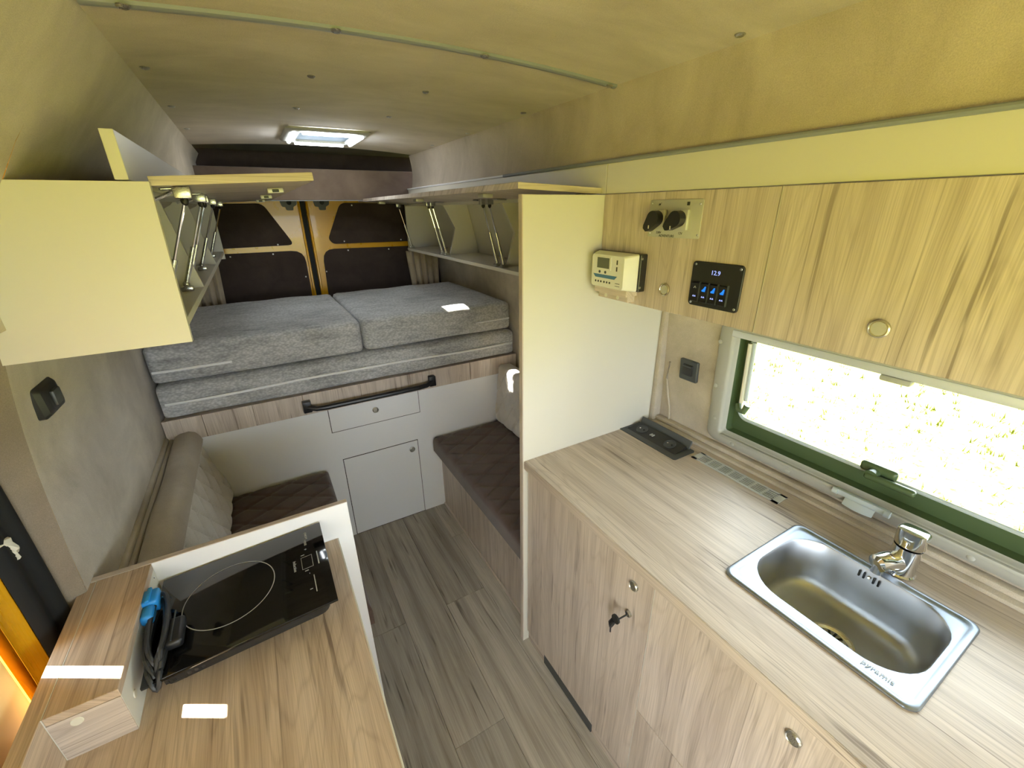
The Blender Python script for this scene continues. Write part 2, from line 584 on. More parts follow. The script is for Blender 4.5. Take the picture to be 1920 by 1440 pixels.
w.surf(wl, [z for z in zs if z <= 1.45], [1.08, 1.1, 1.2, 1.35, 1.5, 1.65, 1.8, 1.95, 2.1, 2.25, 2.4, 2.55, 2.65, 2.75, 2.85, 3.2])
wall_left = struct('wall_left', w, SUEDE, 'beige suede covered side wall beside the left bench and bed', ang=60)
w = B()
w.surf(wl, [z for z in zs if z >= 1.40], [1.08, 1.1, 1.2, 1.35, 1.5, 1.65, 1.8, 1.95, 2.1, 2.25, 2.4, 2.55, 2.65, 2.75, 2.85, 3.2])
w.surf(lambda z, y: (left_x(z, y), y, z), [1.5, 1.55, 1.6, 1.64, 1.68, 1.72, 1.76, 1.80, 1.83, 1.86, 1.89, 1.91, 1.93, 1.955], linspace(-1.7, 1.0805, 12))
wall_upper = struct('wall_upper', w, SUEDE, 'beige suede upper side lining curving into the roof above the left locker', ang=60)
pillar = sgroup('door_pillar', 'yellow painted door pillar with black rubber seal at the left', (-0.55, 1.0, 0))
# return of the fabric round the pillar, rubber seal and painted pillar
def pil(z):
    return 0.012 * math.sin((z - 0.3) * 2.2)
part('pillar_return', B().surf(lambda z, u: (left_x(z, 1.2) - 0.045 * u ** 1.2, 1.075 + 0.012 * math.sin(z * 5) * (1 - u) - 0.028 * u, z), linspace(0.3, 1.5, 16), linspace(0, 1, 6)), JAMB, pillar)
part('door_seal', B().surf(lambda z, u: (-0.508 + pil(z) - 0.022 * u + 0.010 * math.sin(u * 3.14) + 0.006 * math.sin(u * 9.4), 1.052 - 0.078 * u, z), linspace(0.3, 1.5, 22), linspace(0, 1, 14)), RUBBER, pillar)
part('painted_pillar', B().surf(lambda z, u: (-0.532 + pil(z) - 0.012 * math.sin(u * 3.14), 0.976 - 0.060 * u, z), linspace(0.3, 1.5, 20), linspace(0, 1, 8)), YELLOW, pillar)
part('cover_panel', B().prism([(-0.542, 0.920), (-0.542, 1.1), (-0.625, 1.1), (-0.625, 0.972)], 'Z', 0.0, 1.47), YELLOW, pillar)
part('cover_panel', B().box(-0.625, -0.60, 1.1, 3.2, -0.02, 1.98), YELLOW, pillar)
part('header_panel', B().box(-0.62, -0.405, -1.7, 1.1, 1.462, 1.505), SUEDE, wall_upper)
part('header_panel', B().box(-0.63, -0.61, -1.7, 1.1, 1.462, 2.07), YELLOW, wall_upper)
# upholstered ledge that runs along the wall behind the backrest
part('wall_ledge', B().box(-0.480, -0.456, 1.108, 2.035, 0.70, 0.80, 0.008, 3), SUEDE, wall_left)
part('wall_ledge', B().box(-0.4555, -0.4415, 1.108, 2.035, 0.66, 0.79, 0.005, 3), BACKF, wall_left)

# sliding door at the far left
door3 = sgroup('door_3', 'yellow sliding door beside the ledge, coloured pale as if sunlit', (-0.55, 0.2, 0))
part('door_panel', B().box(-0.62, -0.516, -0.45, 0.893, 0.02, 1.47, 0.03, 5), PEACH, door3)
part('door_panel', B().box(-0.62, -0.516, -1.7, 0.37, 0.0, 0.55, 0.01, 2), PEACH, door3)  # unseen panels leave an opening shaped to let side light in
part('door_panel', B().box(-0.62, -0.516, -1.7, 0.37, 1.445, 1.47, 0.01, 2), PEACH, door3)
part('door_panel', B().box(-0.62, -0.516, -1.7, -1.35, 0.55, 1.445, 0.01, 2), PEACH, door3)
cl = B()
cl.tube([(-0.532, 0.948, 1.100), (-0.514, 0.985, 1.098), (-0.506, 1.008, 1.090), (-0.506, 1.014, 1.068), (-0.510, 1.012, 1.048)], 0.010, 8)
cl.tube([(-0.532, 0.948, 1.074), (-0.522, 0.966, 1.074), (-0.517, 0.978, 1.068)], 0.006, 8)
hook = part('seal_clip', cl, CLIP)
tag(hook, 'small ivory plastic clip on the black door seal', 'clip')

# right wall with the window hole
RIGHT = [(0, 1.262), (0.86, 1.262), (1.0, 1.257), (1.3, 1.238), (1.4, 1.228), (1.55, 1.19), (1.7, 1.13), (1.775, 1.08)]
WY0, WY1, WZ0, WZ1 = -0.15, 0.748, 0.944, 1.282          # clear opening inside the frame
w = B()
ysR = [-1.7, -1.0, -0.4, WY0 - 0.03, WY1 + 0.03, 0.9, 1.08]
zsR = [0, 0.5, 0.86, WZ0 - 0.02, WZ1 + 0.005, 1.35, 1.4, 1.55, 1.7, 1.775]
gv = [[w.bm.verts.new((interp(RIGHT, z), y, z)) for y in ysR] for z in zsR]
for i in range(len(zsR) - 1):
    for j in range(len(ysR) - 1):
        if i == 3 and j == 3:
            continue
        w.bm.faces.new((gv[i][j], gv[i + 1][j], gv[i + 1][j + 1], gv[i][j + 1]))
wall_right = struct('wall_right', w, SUEDE, 'beige suede lined side wall around the kitchen window')
REARR = [(0, 1.205), (0.9, 1.205), (1.2, 1.195), (1.42, 1.175), (1.7, 1.10), (1.775, 1.07)]
part('rear_lining', B().surf(lambda z, y: (interp(REARR, z), y, z), [0, 0.9, 1.2, 1.42, 1.55, 1.7, 1.775], linspace(1.06, 3.2, 8)), SUEDE, wall_right)
part('outer_skin', B().box(1.305, 1.32, -1.7, WY0 - 0.03, -0.05, 2.0), YELLOW, wall_right)
part('outer_skin', B().box(1.305, 1.32, WY1 + 0.03, 3.2, -0.05, 2.0), YELLOW, wall_right)
part('outer_skin', B().box(1.305, 1.32, WY0 - 0.03, WY1 + 0.03, -0.05, WZ0 - 0.02), YELLOW, wall_right)
part('outer_skin', B().box(1.305, 1.32, WY0 - 0.03, WY1 + 0.03, WZ1 + 0.01, 2.0), YELLOW, wall_right)
# fabric band above the rail
part('upper_lining', B().surf(lambda u, y: (0.931 + 0.012 * math.sin(u * math.pi) * 1.0, y, 1.772 + 0.182 * u), linspace(0, 1, 8), linspace(-1.7, 2.84, 14)), SUEDE_D, wall_right)
# cream board under the rail, in two lengths, and the grey rail
tr = sgroup('trim_1', 'cream laminate fascia board running above the cabinets on the kitchen side', (0.93, 0.6, 1.69))
part('fascia_board', B().box(0.926, 0.942, -1.7, 1.042, 1.686, 1.767, 0.001, 1), CREAM, tr)
part('fascia_board', B().box(0.926, 0.942, 1.0445, 2.96, 1.686, 1.767, 0.001, 1), CREAM, tr)
for yy in (2.05, 2.66):
    part('fascia_screw', B().box(0.9245, 0.9265, yy, yy + 0.03, 1.716, 1.722), BLACK, tr)
rl = B().tube([(0.924, -1.7, 1.7705), (0.924, 1.65, 1.7705)], 0.0055, 10)
rail = struct('trim_2', rl, GREYM, 'slim grey round trim strip along the top of the fascia board')
part('trim_end', B().tube([(0.924, 1.65, 1.7705), (0.924, 2.9, 1.7705)], 0.0045, 10), WHITE, rail)
# fascia board on the other side
tr3 = struct('trim_3', B().box(-0.189, -0.169, 1.082, 2.75, 1.706, 1.786, 0.001, 1), CREAM, 'upright cream board standing on top of the overhead cabinet at the left')

# ceiling
def ceil_z(x):
    return 1.953 + 0.022 * (1 - ((x - 0.386) / 0.545) ** 2)
cb = B()
cxs = linspace(-0.16, 0.262, 8) + linspace(0.31, 0.511, 4)[0:0] + [0.30, 0.36, 0.42, 0.47, 0.511] + linspace(0.565, 0.934, 8)
cys = linspace(-1.7, 2.0, 18) + [2.237, 2.538, 2.66, 2.79]
cg = [[cb.bm.verts.new((x, y, ceil_z(x))) for y in cys] for x in cxs]
for i in range(len(cxs) - 1):
    for j in range(len(cys) - 1):
        if cxs[i] > 0.26 and cxs[i + 1] < 0.515 and abs(cys[j] - 2.237) < 1e-6:
            continue            # roof hatch opening
        cb.bm.faces.new((cg[i][j], cg[i + 1][j], cg[i + 1][j + 1], cg[i][j + 1]))
ceiling = struct('ceiling', cb, SUEDE_D, 'tan suede covered ceiling with small screw heads')
for a in ((-0.62, 0.18, -1.7, 3.3), (0.53, 1.32, -1.7, 3.3), (0.18, 0.53, -1.7, 2.2), (0.18, 0.53, 2.6, 3.3)):
    part('roof_panel', B().box(*a, 2.06, 2.08), YELLOW, ceiling)
bt = [(x, 1.04, ceil_z(x) - 0.001) for x in linspace(-0.155, 0.93, 14)]
b = B()
rings = []
for x, y, z in bt:
    rings.append(b.ring([(x, y - 0.011, z + 0.002), (x, y - 0.009, z - 0.004), (x, y - 0.004, z - 0.0065), (x, y + 0.004, z - 0.0065), (x, y + 0.009, z - 0.004), (x, y + 0.011, z + 0.002)]))
b.loft(rings, closed_ring=False)
batten = struct('trim_4', b, GREYM, 'narrow grey joint strip across the ceiling')
sc_me = mesh_of('screw_head', B().lathe([(0.010, 0.0), (0.010, -0.002), (0.007, -0.0045), (0.003, -0.0035)], (0, 0, 0), n=12), ZINC)
for x, y in ((-0.13, 1.42), (0.219, 1.40), (0.535, 1.42), (0.22, 1.82), (0.538, 1.83), (-0.13, 1.86), (0.90, 1.46), (0.895, 0.655), (0.905, 1.93), (-0.13, 2.3), (0.90, 2.35)):
    share('screw_head', sc_me, (x, y, ceil_z(x)), ceiling)
for x in (0.219, 0.535, 0.905, -0.1):
    share('screw_head', sc_me, (x, 1.032, ceil_z(x) - 0.006), batten)

# rear: header, recess darkened by its colour, doors
wr = B().box(-0.56, 1.25, 2.90, 2.93, 1.708, 1.872, 0.006, 2)
wall_rear = struct('wall_rear', wr, PLUSH_H, 'brown carpeted header above the rear doors')
part('recess_floor', B().box(-0.56, 1.25, 2.931, 3.3, 1.85, 1.866), PLUSH, wall_rear)  # dark carpet colour puts in the shade of the unlit recess
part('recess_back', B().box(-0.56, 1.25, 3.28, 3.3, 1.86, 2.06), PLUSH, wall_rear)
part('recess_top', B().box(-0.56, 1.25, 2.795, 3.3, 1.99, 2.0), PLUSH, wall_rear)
part('header_trim', B().box(-0.56, 1.25, 2.905, 2.925, 1.704, 1.708), GREYM, wall_rear)

def rounded_poly(pts, r=0.02, n=4):
    out = []
    L = len(pts)
    for i in range(L):
        p = Vector(pts[i]); a = Vector(pts[i - 1]); c = Vector(pts[(i + 1) % L])
        ra = min(r, (a - p).length * 0.45, (c - p).length * 0.45)
        p0 = p + (a - p).normalized() * ra
        p1 = p + (c - p).normalized() * ra
        for k in range(n + 1):
            s = k / n
            out.append(tuple((1 - s) ** 2 * p0 + 2 * s * (1 - s) * p + s * s * p1))
    return out
riv = mesh_of('rivet', B().lathe([(0.005, 0), (0.0045, -0.003), (0.002, -0.005)], (0, 0, 0), axis='Y', n=8), ZIP)
d1 = sgroup('door_1', 'rear door leaf of yellow painted steel with dark carpet panels, on the left', (-0.1, 3.17, 0))
d2 = sgroup('door_2', 'rear door leaf of yellow painted steel with dark carpet panels, on the right', (0.75, 3.17, 0))
part('door_frame', B().box(-0.58, 0.307, 3.165, 3.21, -0.05, 1.84, 0.004, 1), YELLOW, d1)
part('door_frame', B().box(0.337, 1.27, 3.165, 3.21, -0.05, 1.84, 0.004, 1), YELLOW, d2)
part('rubber_seal', B().box(0.307, 0.337, 3.18, 3.2, -0.05, 1.84), RUBBER, d2)
part('door_lip', B().box(0.338, 0.352, 3.150, 3.166, 0.3, 1.72, 0.004, 2), YELLOW, d2)
part('door_lip', B().box(0.292, 0.305, 3.152, 3.166, 0.3, 1.72, 0.004, 2), YELLOW, d1)
UR = rounded_poly([(0.545, 1.697), (0.440, 1.480), (0.465, 1.447), (1.22, 1.440), (1.20, 1.690)], 0.035)
LR = rounded_poly([(0.360, 0.5), (0.392, 1.417), (1.25, 1.405), (1.25, 0.5)], 0.075)
UL = rounded_poly([(0.10, 1.697), (0.232, 1.452), (-0.52, 1.444), (-0.52, 1.690)], 0.035)
LL = rounded_poly([(-0.52, 1.418), (0.282, 1.416), (0.274, 0.5), (-0.52, 0.5)], 0.075)
for poly, dd in ((UR, d2), (LR, d2), (UL, d1), (LL, d1)):
    part('carpet_panel', B().prism(poly, 'Y', 3.157, 3.168), PLUSH, dd)
for x, z, dd in ((-0.13, 1.40, d1), (0.1, 1.403, d1), (0.138, 1.458, d1), (0.262, 1.251, d1), (0.394, 1.274, d2), (0.552, 1.402, d2), (0.536, 1.460, d2), (0.826, 1.396, d2), (0.617, 1.682, d2), (0.92, 1.455, d2)):
    share('rivet', riv, (x, 3.156, z), dd)
for x, dd in ((0.245, d1), (0.434, d2)):
    k = part('latch_housing', B().prism(rounded_poly([(x - 0.055, 1.735), (x - 0.04, 1.675), (x - 0.02, 1.675), (x - 0.02, 1.655), (x + 0.02, 1.655), (x + 0.02, 1.675), (x + 0.042, 1.685), (x + 0.05, 1.735)], 0.008, 2), 'Y', 3.148, 3.167), BLACK, dd)
    part('latch_bolt', B().cyl((x, 3.150, 1.70), (x, 3.142, 1.70), 0.014), RUBBER, k)

# unseen cab end: scuttle and header, their heights shaped to set the front light
wall_front = struct('wall_front', B().box(-0.62, 1.32, -1.76, -1.70, -0.06, 1.0), GREYM, 'unseen scuttle below the windscreen, shaped for the light')
part('windscreen_light_header', B().box(-0.62, 1.32, -1.76, -1.70, 1.58, 2.08), GREYM, wall_front)

# window
win = sgroup('window_1', 'long hinged acrylic kitchen window in a grey frame', (1.25, 0.3, 0.93))
def tilt(x, y, z):       # window leans with the wall
    return (x - 0.055 * (z - 0.94), y, z)
cy, cz, hy, hz = (WY0 + WY1) / 2, (WZ0 + WZ1) / 2, (WY1 - WY0) / 2, (WZ1 - WZ0) / 2
b = B()
prof = [(0.056, 0.006, 0.034), (0.055, -0.006, 0.034), (0.050, -0.012, 0.032), (0.012, -0.016, 0.014), (0.006, -0.014, 0.010), (0.001, -0.006, 0.008), (0.0, 0.005, 0.008), (-0.004, 0.008, 0.008)]
rings = []
for off, dx, rad in prof:
    zo = off if off < 0.02 else off * 0.78
    rings.append(b.ring([tilt(1.256 + dx, y, z) for y, z in rr(cy, cz, hy + off, hz + zo, rad, 6)]))
b.loft(rings)
part('window_frame', b, WFRAME, win, ang=50)
b = B()
rings = []
for off, x in ((0.0, 1.262), (-0.003, 1.27), (-0.004, 1.296)):
    rings.append(b.ring([tilt(x, y, z) for y, z in rr(cy, cz, hy + off, hz + off, 0.01, 6)]))
b.loft(rings)
part('reveal', b, WDARK, win)
b = B()
rings = []
for (oy, oz, x, rad) in ((-0.003, -0.003, 1.296, 0.012), (-0.022, -0.05, 1.297, 0.03), (-0.024, -0.052, 1.292, 0.03)):
    rings.append(b.ring([tilt(x, y, z) for y, z in rr(cy, cz + (0.022 if oz < -0.01 else 0), hy + oy, hz + oz * 0.62, rad, 6)]))
b.loft(rings)
part('pane_border', b, WDARK, win)
gy, gz = hy - 0.024, hz - 0.032
b = B().tube([tilt(1.290, y, z) for y, z in rr(cy, cz + 0.022, gy, gz, 0.03, 6)], 0.0055, 8, closed=True)
part('glazing_bead', b, WALU, win)
b = B()
pa = b.ring([tilt(1.2985, y, z) for y, z in rr(cy, cz + 0.022, gy + 0.012, gz + 0.01, 0.03, 6)])
pb = b.ring([tilt(1.302, y, z) for y, z in rr(cy, cz + 0.022, gy + 0.012, gz + 0.01, 0.03, 6)])
b.bm.faces.new(pa); b.bm.faces.new(pb[::-1]); b.loft([pa, pb])
part('pane', b, PANE, win, smooth=False)
# cassette rails for the blind (bottom and top)
part('blind_rail', B().box(1.236, 1.252, WY0 - 0.01, WY1 - 0.002, WZ0 - 0.014, WZ0 - 0.004, 0.003, 2), WFRAME, win)
part('blind_rail', B().box(1.218, 1.236, WY0 - 0.01, WY1 + 0.01, WZ1 - 0.004, WZ1 + 0.018, 0.004, 2), ALU, win)
hd = part('blind_handle', B().box(1.228, 1.243, 0.272, 0.392, WZ0 - 0.017, WZ0 - 0.001, 0.004, 2), WALU, win)
part('grip', B().surf(lambda u, v: (1.236 - 0.012 * v - 0.006 * math.sin(u * math.pi), 0.298 + 0.068 * u, WZ0 - 0.017 - 0.018 * v), linspace(0, 1, 9), linspace(0, 1, 4)), WALU, hd)
part('grip_end', B().cyl((1.232, 0.268, WZ0 - 0.010), (1.232, 0.280, WZ0 - 0.010), 0.009), WALU, hd)
part('grip_end', B().cyl((1.232, 0.384, WZ0 - 0.010), (1.232, 0.396, WZ0 - 0.010), 0.009), WALU, hd)
part('blind_pull', B().box(1.214, 1.240, 0.315, 0.375, WZ1 - 0.017, WZ1 - 0.002, 0.005, 2), WFRAME, win)
# catch on the pane
lt = part('catch', B().box(1.274, 1.291, 0.292, 0.372, 1.000, 1.026, 0.008, 3), WDARK, win)
part('lever', B().box(1.252, 1.270, 0.245, 0.352, 0.990, 1.008, 0.007, 3), WDARK, lt)
part('pivot', B().cyl((1.29, 0.338, 1.004), (1.256, 0.338, 1.002), 0.015), WDARK, lt)
# stay arm at the far edge of the pane
st = part('stay_arm', B().tube([tilt(1.272, 0.715, 1.26), tilt(1.272, 0.712, 1.06)], 0.0065, 8), CLIP, win)
part('stay_sleeve', B().tube([tilt(1.275, 0.703, 1.265), tilt(1.275, 0.700, 1.07)], 0.006, 8), WALU, st)
part('stay_lock', B().tube([tilt(1.276, 0.722, 1.05), tilt(1.266, 0.712, 1.035), tilt(1.264, 0.695, 1.035), tilt(1.268, 0.688, 1.06)], 0.010, 8), WDARK, st)
btn = mesh_of('screw_cap', B().lathe([(0.0075, 0), (0.0075, -0.0015), (0.005, -0.003)], (0, 0, 0), axis='X', n=12), WFRAME)
for y, z in ((0.795, 1.25), (0.790, 1.10), (0.775, 0.985), (0.70, 0.918), (0.52, 0.918), (0.31, 0.918), (0.12, 0.918), (-0.05, 0.918)):
    p = tilt(1.243, y, z)
    share('screw_cap', btn, p, win)
# mouldings in the kitchen corner
b = B().box(1.218, 1.262, -1.2, 1.04, 0.864, 0.876, 0.004, 2)
b.box(1.236, 1.262, -1.2, 1.04, 0.876, 0.892, 0.004, 2)
tm5 = struct('trim_5', b, SUEDE, 'stepped beige moulding along the back of the worktop')
tm6 = struct('trim_6', B().box(1.222, 1.262, 1.018, 1.04, 0.864, 1.40, 0.006, 2), SUEDE, 'upright beige moulding in the corner beside the tall partition')
part('cable_cover', B().tube([(1.246, 0.992, 1.12), (1.247, 0.998, 1.05), (1.25, 0.985, 0.99), (1.252, 0.972, 0.94), (1.254, 0.968, 0.893)], 0.004, 6), SUEDE, tm6)

# ================================================================== KITCHEN
# tall partition panel
pp = thing('partition_panel', 'tall cream partition panel standing between the worktop and the bench', 'panel', (0.8, 1.05, 0))
part('panel_board', B().box(0.640, 1.262, 1.0415, 1.059, 0.0, 1.684, 0.0008, 1), CREAM, pp)
part('edge_band', B().box(0.6365, 0.640, 1.0412, 1.0593, 0.0, 1.6845), W_Z, pp)

# base cabinet
bc = thing('base_cabinet', 'oak kitchen base cabinet under the worktop', 'cabinet', (0.9, 0.2, 0))
b = B().box(0.676, 1.255, -1.1, 1.039, 0.056, 0.072)
b.box(1.24, 1.255, -1.1, 1.039, 0.072, 0.832).box(0.676, 1.24, 1.023, 1.039, 0.072, 0.832).box(0.676, 1.24, 0.468, 0.484, 0.072, 0.832).box(0.676, 1.24, -0.21, -0.194, 0.072, 0.832)
part('carcass', b, CREAM, bc)
XD = 0.655
def lockknob(parent, x, y, z, r=0.013, sx=1.0):
    return part('push_knob', B().lathe([(r, 0), (r, -0.004 * sx), (r * 0.82, -0.0065 * sx), (r * 0.74, -0.005 * sx), (r * 0.3, -0.0055 * sx)], (x, y, z), axis='X', n=20), ZINC, parent)
dA = part('door', B().box(XD, 0.674, 0.4785, 1.036, 0.056, 0.826, 0.001, 1), W_Z, bc)
part('plinth', B().box(0.662, 0.676, -1.1, 1.038, 0.0, 0.0545), W_Y, bc)
part('plinth_grille', B().box(0.6575, 0.663, 0.64, 0.92, 0.004, 0.052, 0.001, 1), SOCK, bc)
lockknob(dA, XD, 0.537, 0.772, 0.014)
lk = part('cam_lock', B().lathe([(0.009, 0), (0.009, -0.006), (0.007, -0.0075), (0.002, -0.0075)], (XD, 0.541, 0.672), axis='X', n=16), ZINC, dA)
ky = part('key', B().cyl((XD - 0.006, 0.541, 0.672), (XD - 0.034, 0.548, 0.662), 0.0022, n=8).lathe([(0.013, 0), (0.013, -0.005)], (XD - 0.032, 0.553, 0.660), axis='X', n=16), BLACK, dA)
part('key', B().tube([(XD - 0.034, 0.560, 0.650), (XD - 0.034, 0.566, 0.632), (XD - 0.032, 0.570, 0.612)], [0.007, 0.009, 0.004], 8).cyl((XD - 0.032, 0.570, 0.612), (XD - 0.03, 0.571, 0.590), 0.002, n=6), BLACKM, dA)
dB = part('door', B().box(XD, 0.674, -0.20, 0.4755, 0.3755, 0.826, 0.001, 1), W_Z, bc)
dC = part('drawer_front', B().box(XD, 0.674, -0.20, 0.4755, 0.056, 0.3725, 0.001, 1), W_Z, bc)
dD = part('door', B().box(XD, 0.674, -1.1, -0.203, 0.056, 0.826, 0.001, 1), W_Z, bc)
part('edge_band', B().box(XD - 0.0004, 0.672, 0.4757, 0.4765, 0.056, 0.826), CREAM, bc)
lockknob(dB, XD, 0.15, 0.775, 0.014)

# worktop with the sink cut-out
SX, SY, SHX, SHY = 0.9475, 0.2275, 0.158, 0.178
b = B()
hx0, hx1, hy0, hy1 = SX - 0.146, SX + 0.146, SY - 0.166, SY + 0.166
X0, X1, Y0, Y1, Z0, Z1 = 0.644, 1.256, -1.1, 1.041, 0.834, 0.864
for a in ((X0, X1, hy1, Y1), (X0, X1, Y0, hy0), (X0, hx0, hy0, hy1), (hx1, X1, hy0, hy1)):
    b.box(*a, Z0, Z1)
bmesh.ops.remove_doubles(b.bm, verts=b.bm.verts, dist=1e-5)
wt = part('worktop', b, W_Y, None, smooth=False)
tag(wt, 'long light oak worktop around the steel sink', 'worktop')
b = B().box(0.6415, 0.6445, Y0, Y1, Z0, Z1 - 0.0005, 0.001, 1)
part('edge_band', b, W_Y, wt)

# sink
sk = thing('kitchen_sink', 'small rectangular stainless steel sink let into the oak worktop', 'sink', (SX, SY, 0.864))
b = B()
rings = []
for hx, hy_, r, z in ((SHX, SHY, 0.022, 0.8645), (SHX, SHY, 0.022, 0.8675), (SHX - 0.003, SHY - 0.003, 0.021, 0.8695), (SHX - 0.010, SHY - 0.010, 0.018, 0.8700), (SHX - 0.013, SHY - 0.013, 0.017, 0.8672), (SHX - 0.022, SHY - 0.018, 0.022, 0.8668), (0.132, 0.160, 0.085, 0.8664), (0.129, 0.157, 0.085, 0.8655)):
    rings.append(b.ring([(x, y, z) for x, y in rr(SX + (0.012 if hx < 0.135 else 0), SY, hx, hy_, r, 8)]))
b.loft(rings)
part('rim', b, STEEL, sk, ang=60)
b = B()
rings = []
for hx, hy_, r, z in ((0.129, 0.157, 0.085, 0.8655), (0.1265, 0.1545, 0.084, 0.861), (0.122, 0.150, 0.082, 0.80), (0.118, 0.146, 0.080, 0.765), (0.112, 0.140, 0.078, 0.748), (0.100, 0.128, 0.070, 0.738), (0.080, 0.108, 0.055, 0.734), (0.055, 0.075, 0.050, 0.732)):
    rings.append(b.ring([(x, y, z) for x, y in rr(SX + 0.012, SY, hx, hy_, r, 8)]))
b.loft(rings)
b.bm.faces.new(rings[-1])
bowl = part('bowl', b, STEELB, sk, ang=60)
dc = (0.950, 0.222, 0.7335)
dr = part('drain', B().lathe([(0.048, 0.0), (0.047, 0.003), (0.042, 0.0035), (0.038, 0.001), (0.034, -0.001)], dc, n=28), CHROME, sk)
b = B().lathe([(0.031, 0.001), (0.030, 0.004), (0.012, 0.0065), (0.004, 0.0065)], dc, n=24)
part('strainer', b, ZINC, dr)
sl = B().box(0.013, 0.027, -0.0022, 0.0022, 0.003, 0.0072)
slm = mesh_of('strainer_slot', sl, BLACK)
for k in range(12):
    share('strainer_slot', slm, dc, dr, (0, 0, k * math.pi / 6))
for dy in (-0.019, -0.0095, 0.0095, 0.019):
    yy = 0.229 + dy
    part('overflow_slot', B().box(1.079, 1.0835, yy - 0.0022, yy + 0.0022, 0.838, 0.855, 0.0015, 2), BLACK, bowl)
part('overflow_screw', B().lathe([(0.004, 0), (0.003, -0.002)], (1.0825, 0.229, 0.847), axis='X', n=10), CHROME, bowl)
ROT_S = Matrix(((0, 1, 0), (-1, 0, 0), (0, 0, 1))).to_3x3()
ROT_TOPX = Matrix(((0, -1, 0), (1, 0, 0), (0, 0, 1)))
text('maker_lettering', 'pyramis', 0.016, (0.822, 0.115, 0.8678), Matrix(((0, 1, 0), (-1, 0, 0), (0, 0, 1))), PRINT, sk)

# tap
tp = thing('sink_tap', 'chrome single-lever tap behind the sink', 'tap', (1.14, 0.20, 0.864))
part('tap_body', B().lathe([(0.031, 0.0), (0.031, 0.004), (0.0275, 0.007), (0.027, 0.05), (0.0262, 0.074)], (1.14, 0.20, 0.864), n=28), CHROME, tp)
part('spout', B().tube([(1.135, 0.203, 0.892), (1.115, 0.210, 0.900), (1.095, 0.217, 0.902), (1.074, 0.224, 0.900), (1.071, 0.225, 0.899)], [0.022, 0.022, 0.021, 0.0195, 0.012], 18), CHROME, tp)
part('aerator', B().cyl((1.083, 0.2215, 0.892), (1.081, 0.222, 0.872), 0.0115, n=16), CHROME, tp)
b = B()
rings = []
for rx, ry, r, z, ox in ((0.0255, 0.0255, 0.0245, 0.939, 0), (0.0272, 0.0272, 0.026, 0.942, 0), (0.0278, 0.0278, 0.022, 0.966, -0.001), (0.0268, 0.027, 0.018, 0.980, -0.002), (0.021, 0.022, 0.014, 0.9845, -0.002)):
    rings.append(b.ring([(x, y, z + (1.14 - x) * 0.16) for x, y in rr(1.14 + ox, 0.20, rx, ry, r, 5)]))
b.loft(rings); b.bm.faces.new(rings[-1]); b.bm.faces.new(rings[0][::-1])
part('lever_cap', b, CHROME, tp, ang=50)

# pop-up power socket
ps = thing('popup_socket', 'dark grey flush power socket strip with lifted lid at the back of the worktop', 'socket', (1.126, 0.918, 0.864))
b = B()
o_, i_ = rr(1.126, 0.918, 0.052, 0.134, 0.008, 4), rr(1.132, 0.918, 0.033, 0.112, 0.004, 4)
r1 = b.ring([(x, y, 0.8642) for x, y in o_]); r2 = b.ring([(x, y, 0.8675) for x, y in o_])
r3 = b.ring([(x, y, 0.8675) for x, y in i_]); r4 = b.ring([(x, y, 0.8645) for x, y in i_])
b.loft([r1, r2, r3, r4])
part('flange', b, SOCK, ps)
part('socket_body', B().prism([(1.100, 0.8647), (1.104, 0.8655), (1.160, 0.880), (1.166, 0.8647)], 'Y', 0.808, 1.028), BLACK, ps)
part('lid', B().box(-0.0035, 0.0, -0.115, 0.115, 0, 0.030, 0.001, 1, Matrix.Translation((1.172, 0.918, 0.866)) @ Matrix.Rotation(R(28), 4, 'Y')), SOCK, ps)
slope = Matrix.Rotation(math.atan2(0.0145, 0.056), 4, 'Y')
for yy in (0.985, 0.855):
    base = Vector((1.132, yy, 0.8735))
    mm = Matrix.Translation(base) @ Matrix.Rotation(-math.atan2(0.0145, 0.056), 4, 'Y')
    bb = B().lathe([(0.022, 0.0), (0.022, 0.002), (0.019, 0.002), (0.018, 0.0005)], (0, 0, 0), n=24)
    bmesh.ops.transform(bb.bm, matrix=mm, verts=bb.bm.verts)
    so = part('outlet', bb, SOCK, ps)
    for q in (-0.009, 0.009):
        bb = B().cyl((q * 0.0, q, 0.0005), (q * 0.0, q, 0.0025), 0.003, n=8)
        bmesh.ops.transform(bb.bm, matrix=mm, verts=bb.bm.verts)
        part('contact', bb, CHROME if q > 0 else RUBBER, so)
part('usb_port', B().box(1.122, 1.136, 0.926, 0.931, 0.8725, 0.876), PRINT, ps)
part('usb_port', B().box(1.122, 1.136, 0.935, 0.940, 0.8725, 0.876), PRINT, ps)

# vent grille
vg = thing('vent_grille', 'satin aluminium ventilation grille with slots on the worktop', 'grille', (1.166, 0.624, 0.864))
b = B()
slots = B()
GX0, GX1, GY0, GY1 = 1.139, 1.193, 0.479, 0.769
ys = [GY0 + 0.016 + i * (GY1 - GY0 - 0.032) / 7 for i in range(8)]
xs = [GX0 + 0.006 + i * (GX1 - GX0 - 0.012) / 5 for i in range(6)]
zt, zb = 0.8668, 0.8645
part('slot_shade', B().box(GX0 + 0.004, GX1 - 0.004, GY0 + 0.01, GY1 - 0.01, 0.8641, 0.8646), SHADOWG, vg)  # dark sheet painted as the shade inside the slots
b.box(GX0, GX1, GY0, ys[0] + 0.003, zb, zt); b.box(GX0, GX1, ys[-1] - 0.003, GY1, zb, zt)
b.box(GX0, xs[0] + 0.002, GY0, GY1, zb, zt); b.box(xs[-1] - 0.002, GX1, GY0, GY1, zb, zt)
part('grille_frame', b, ALU, vg, smooth=False)
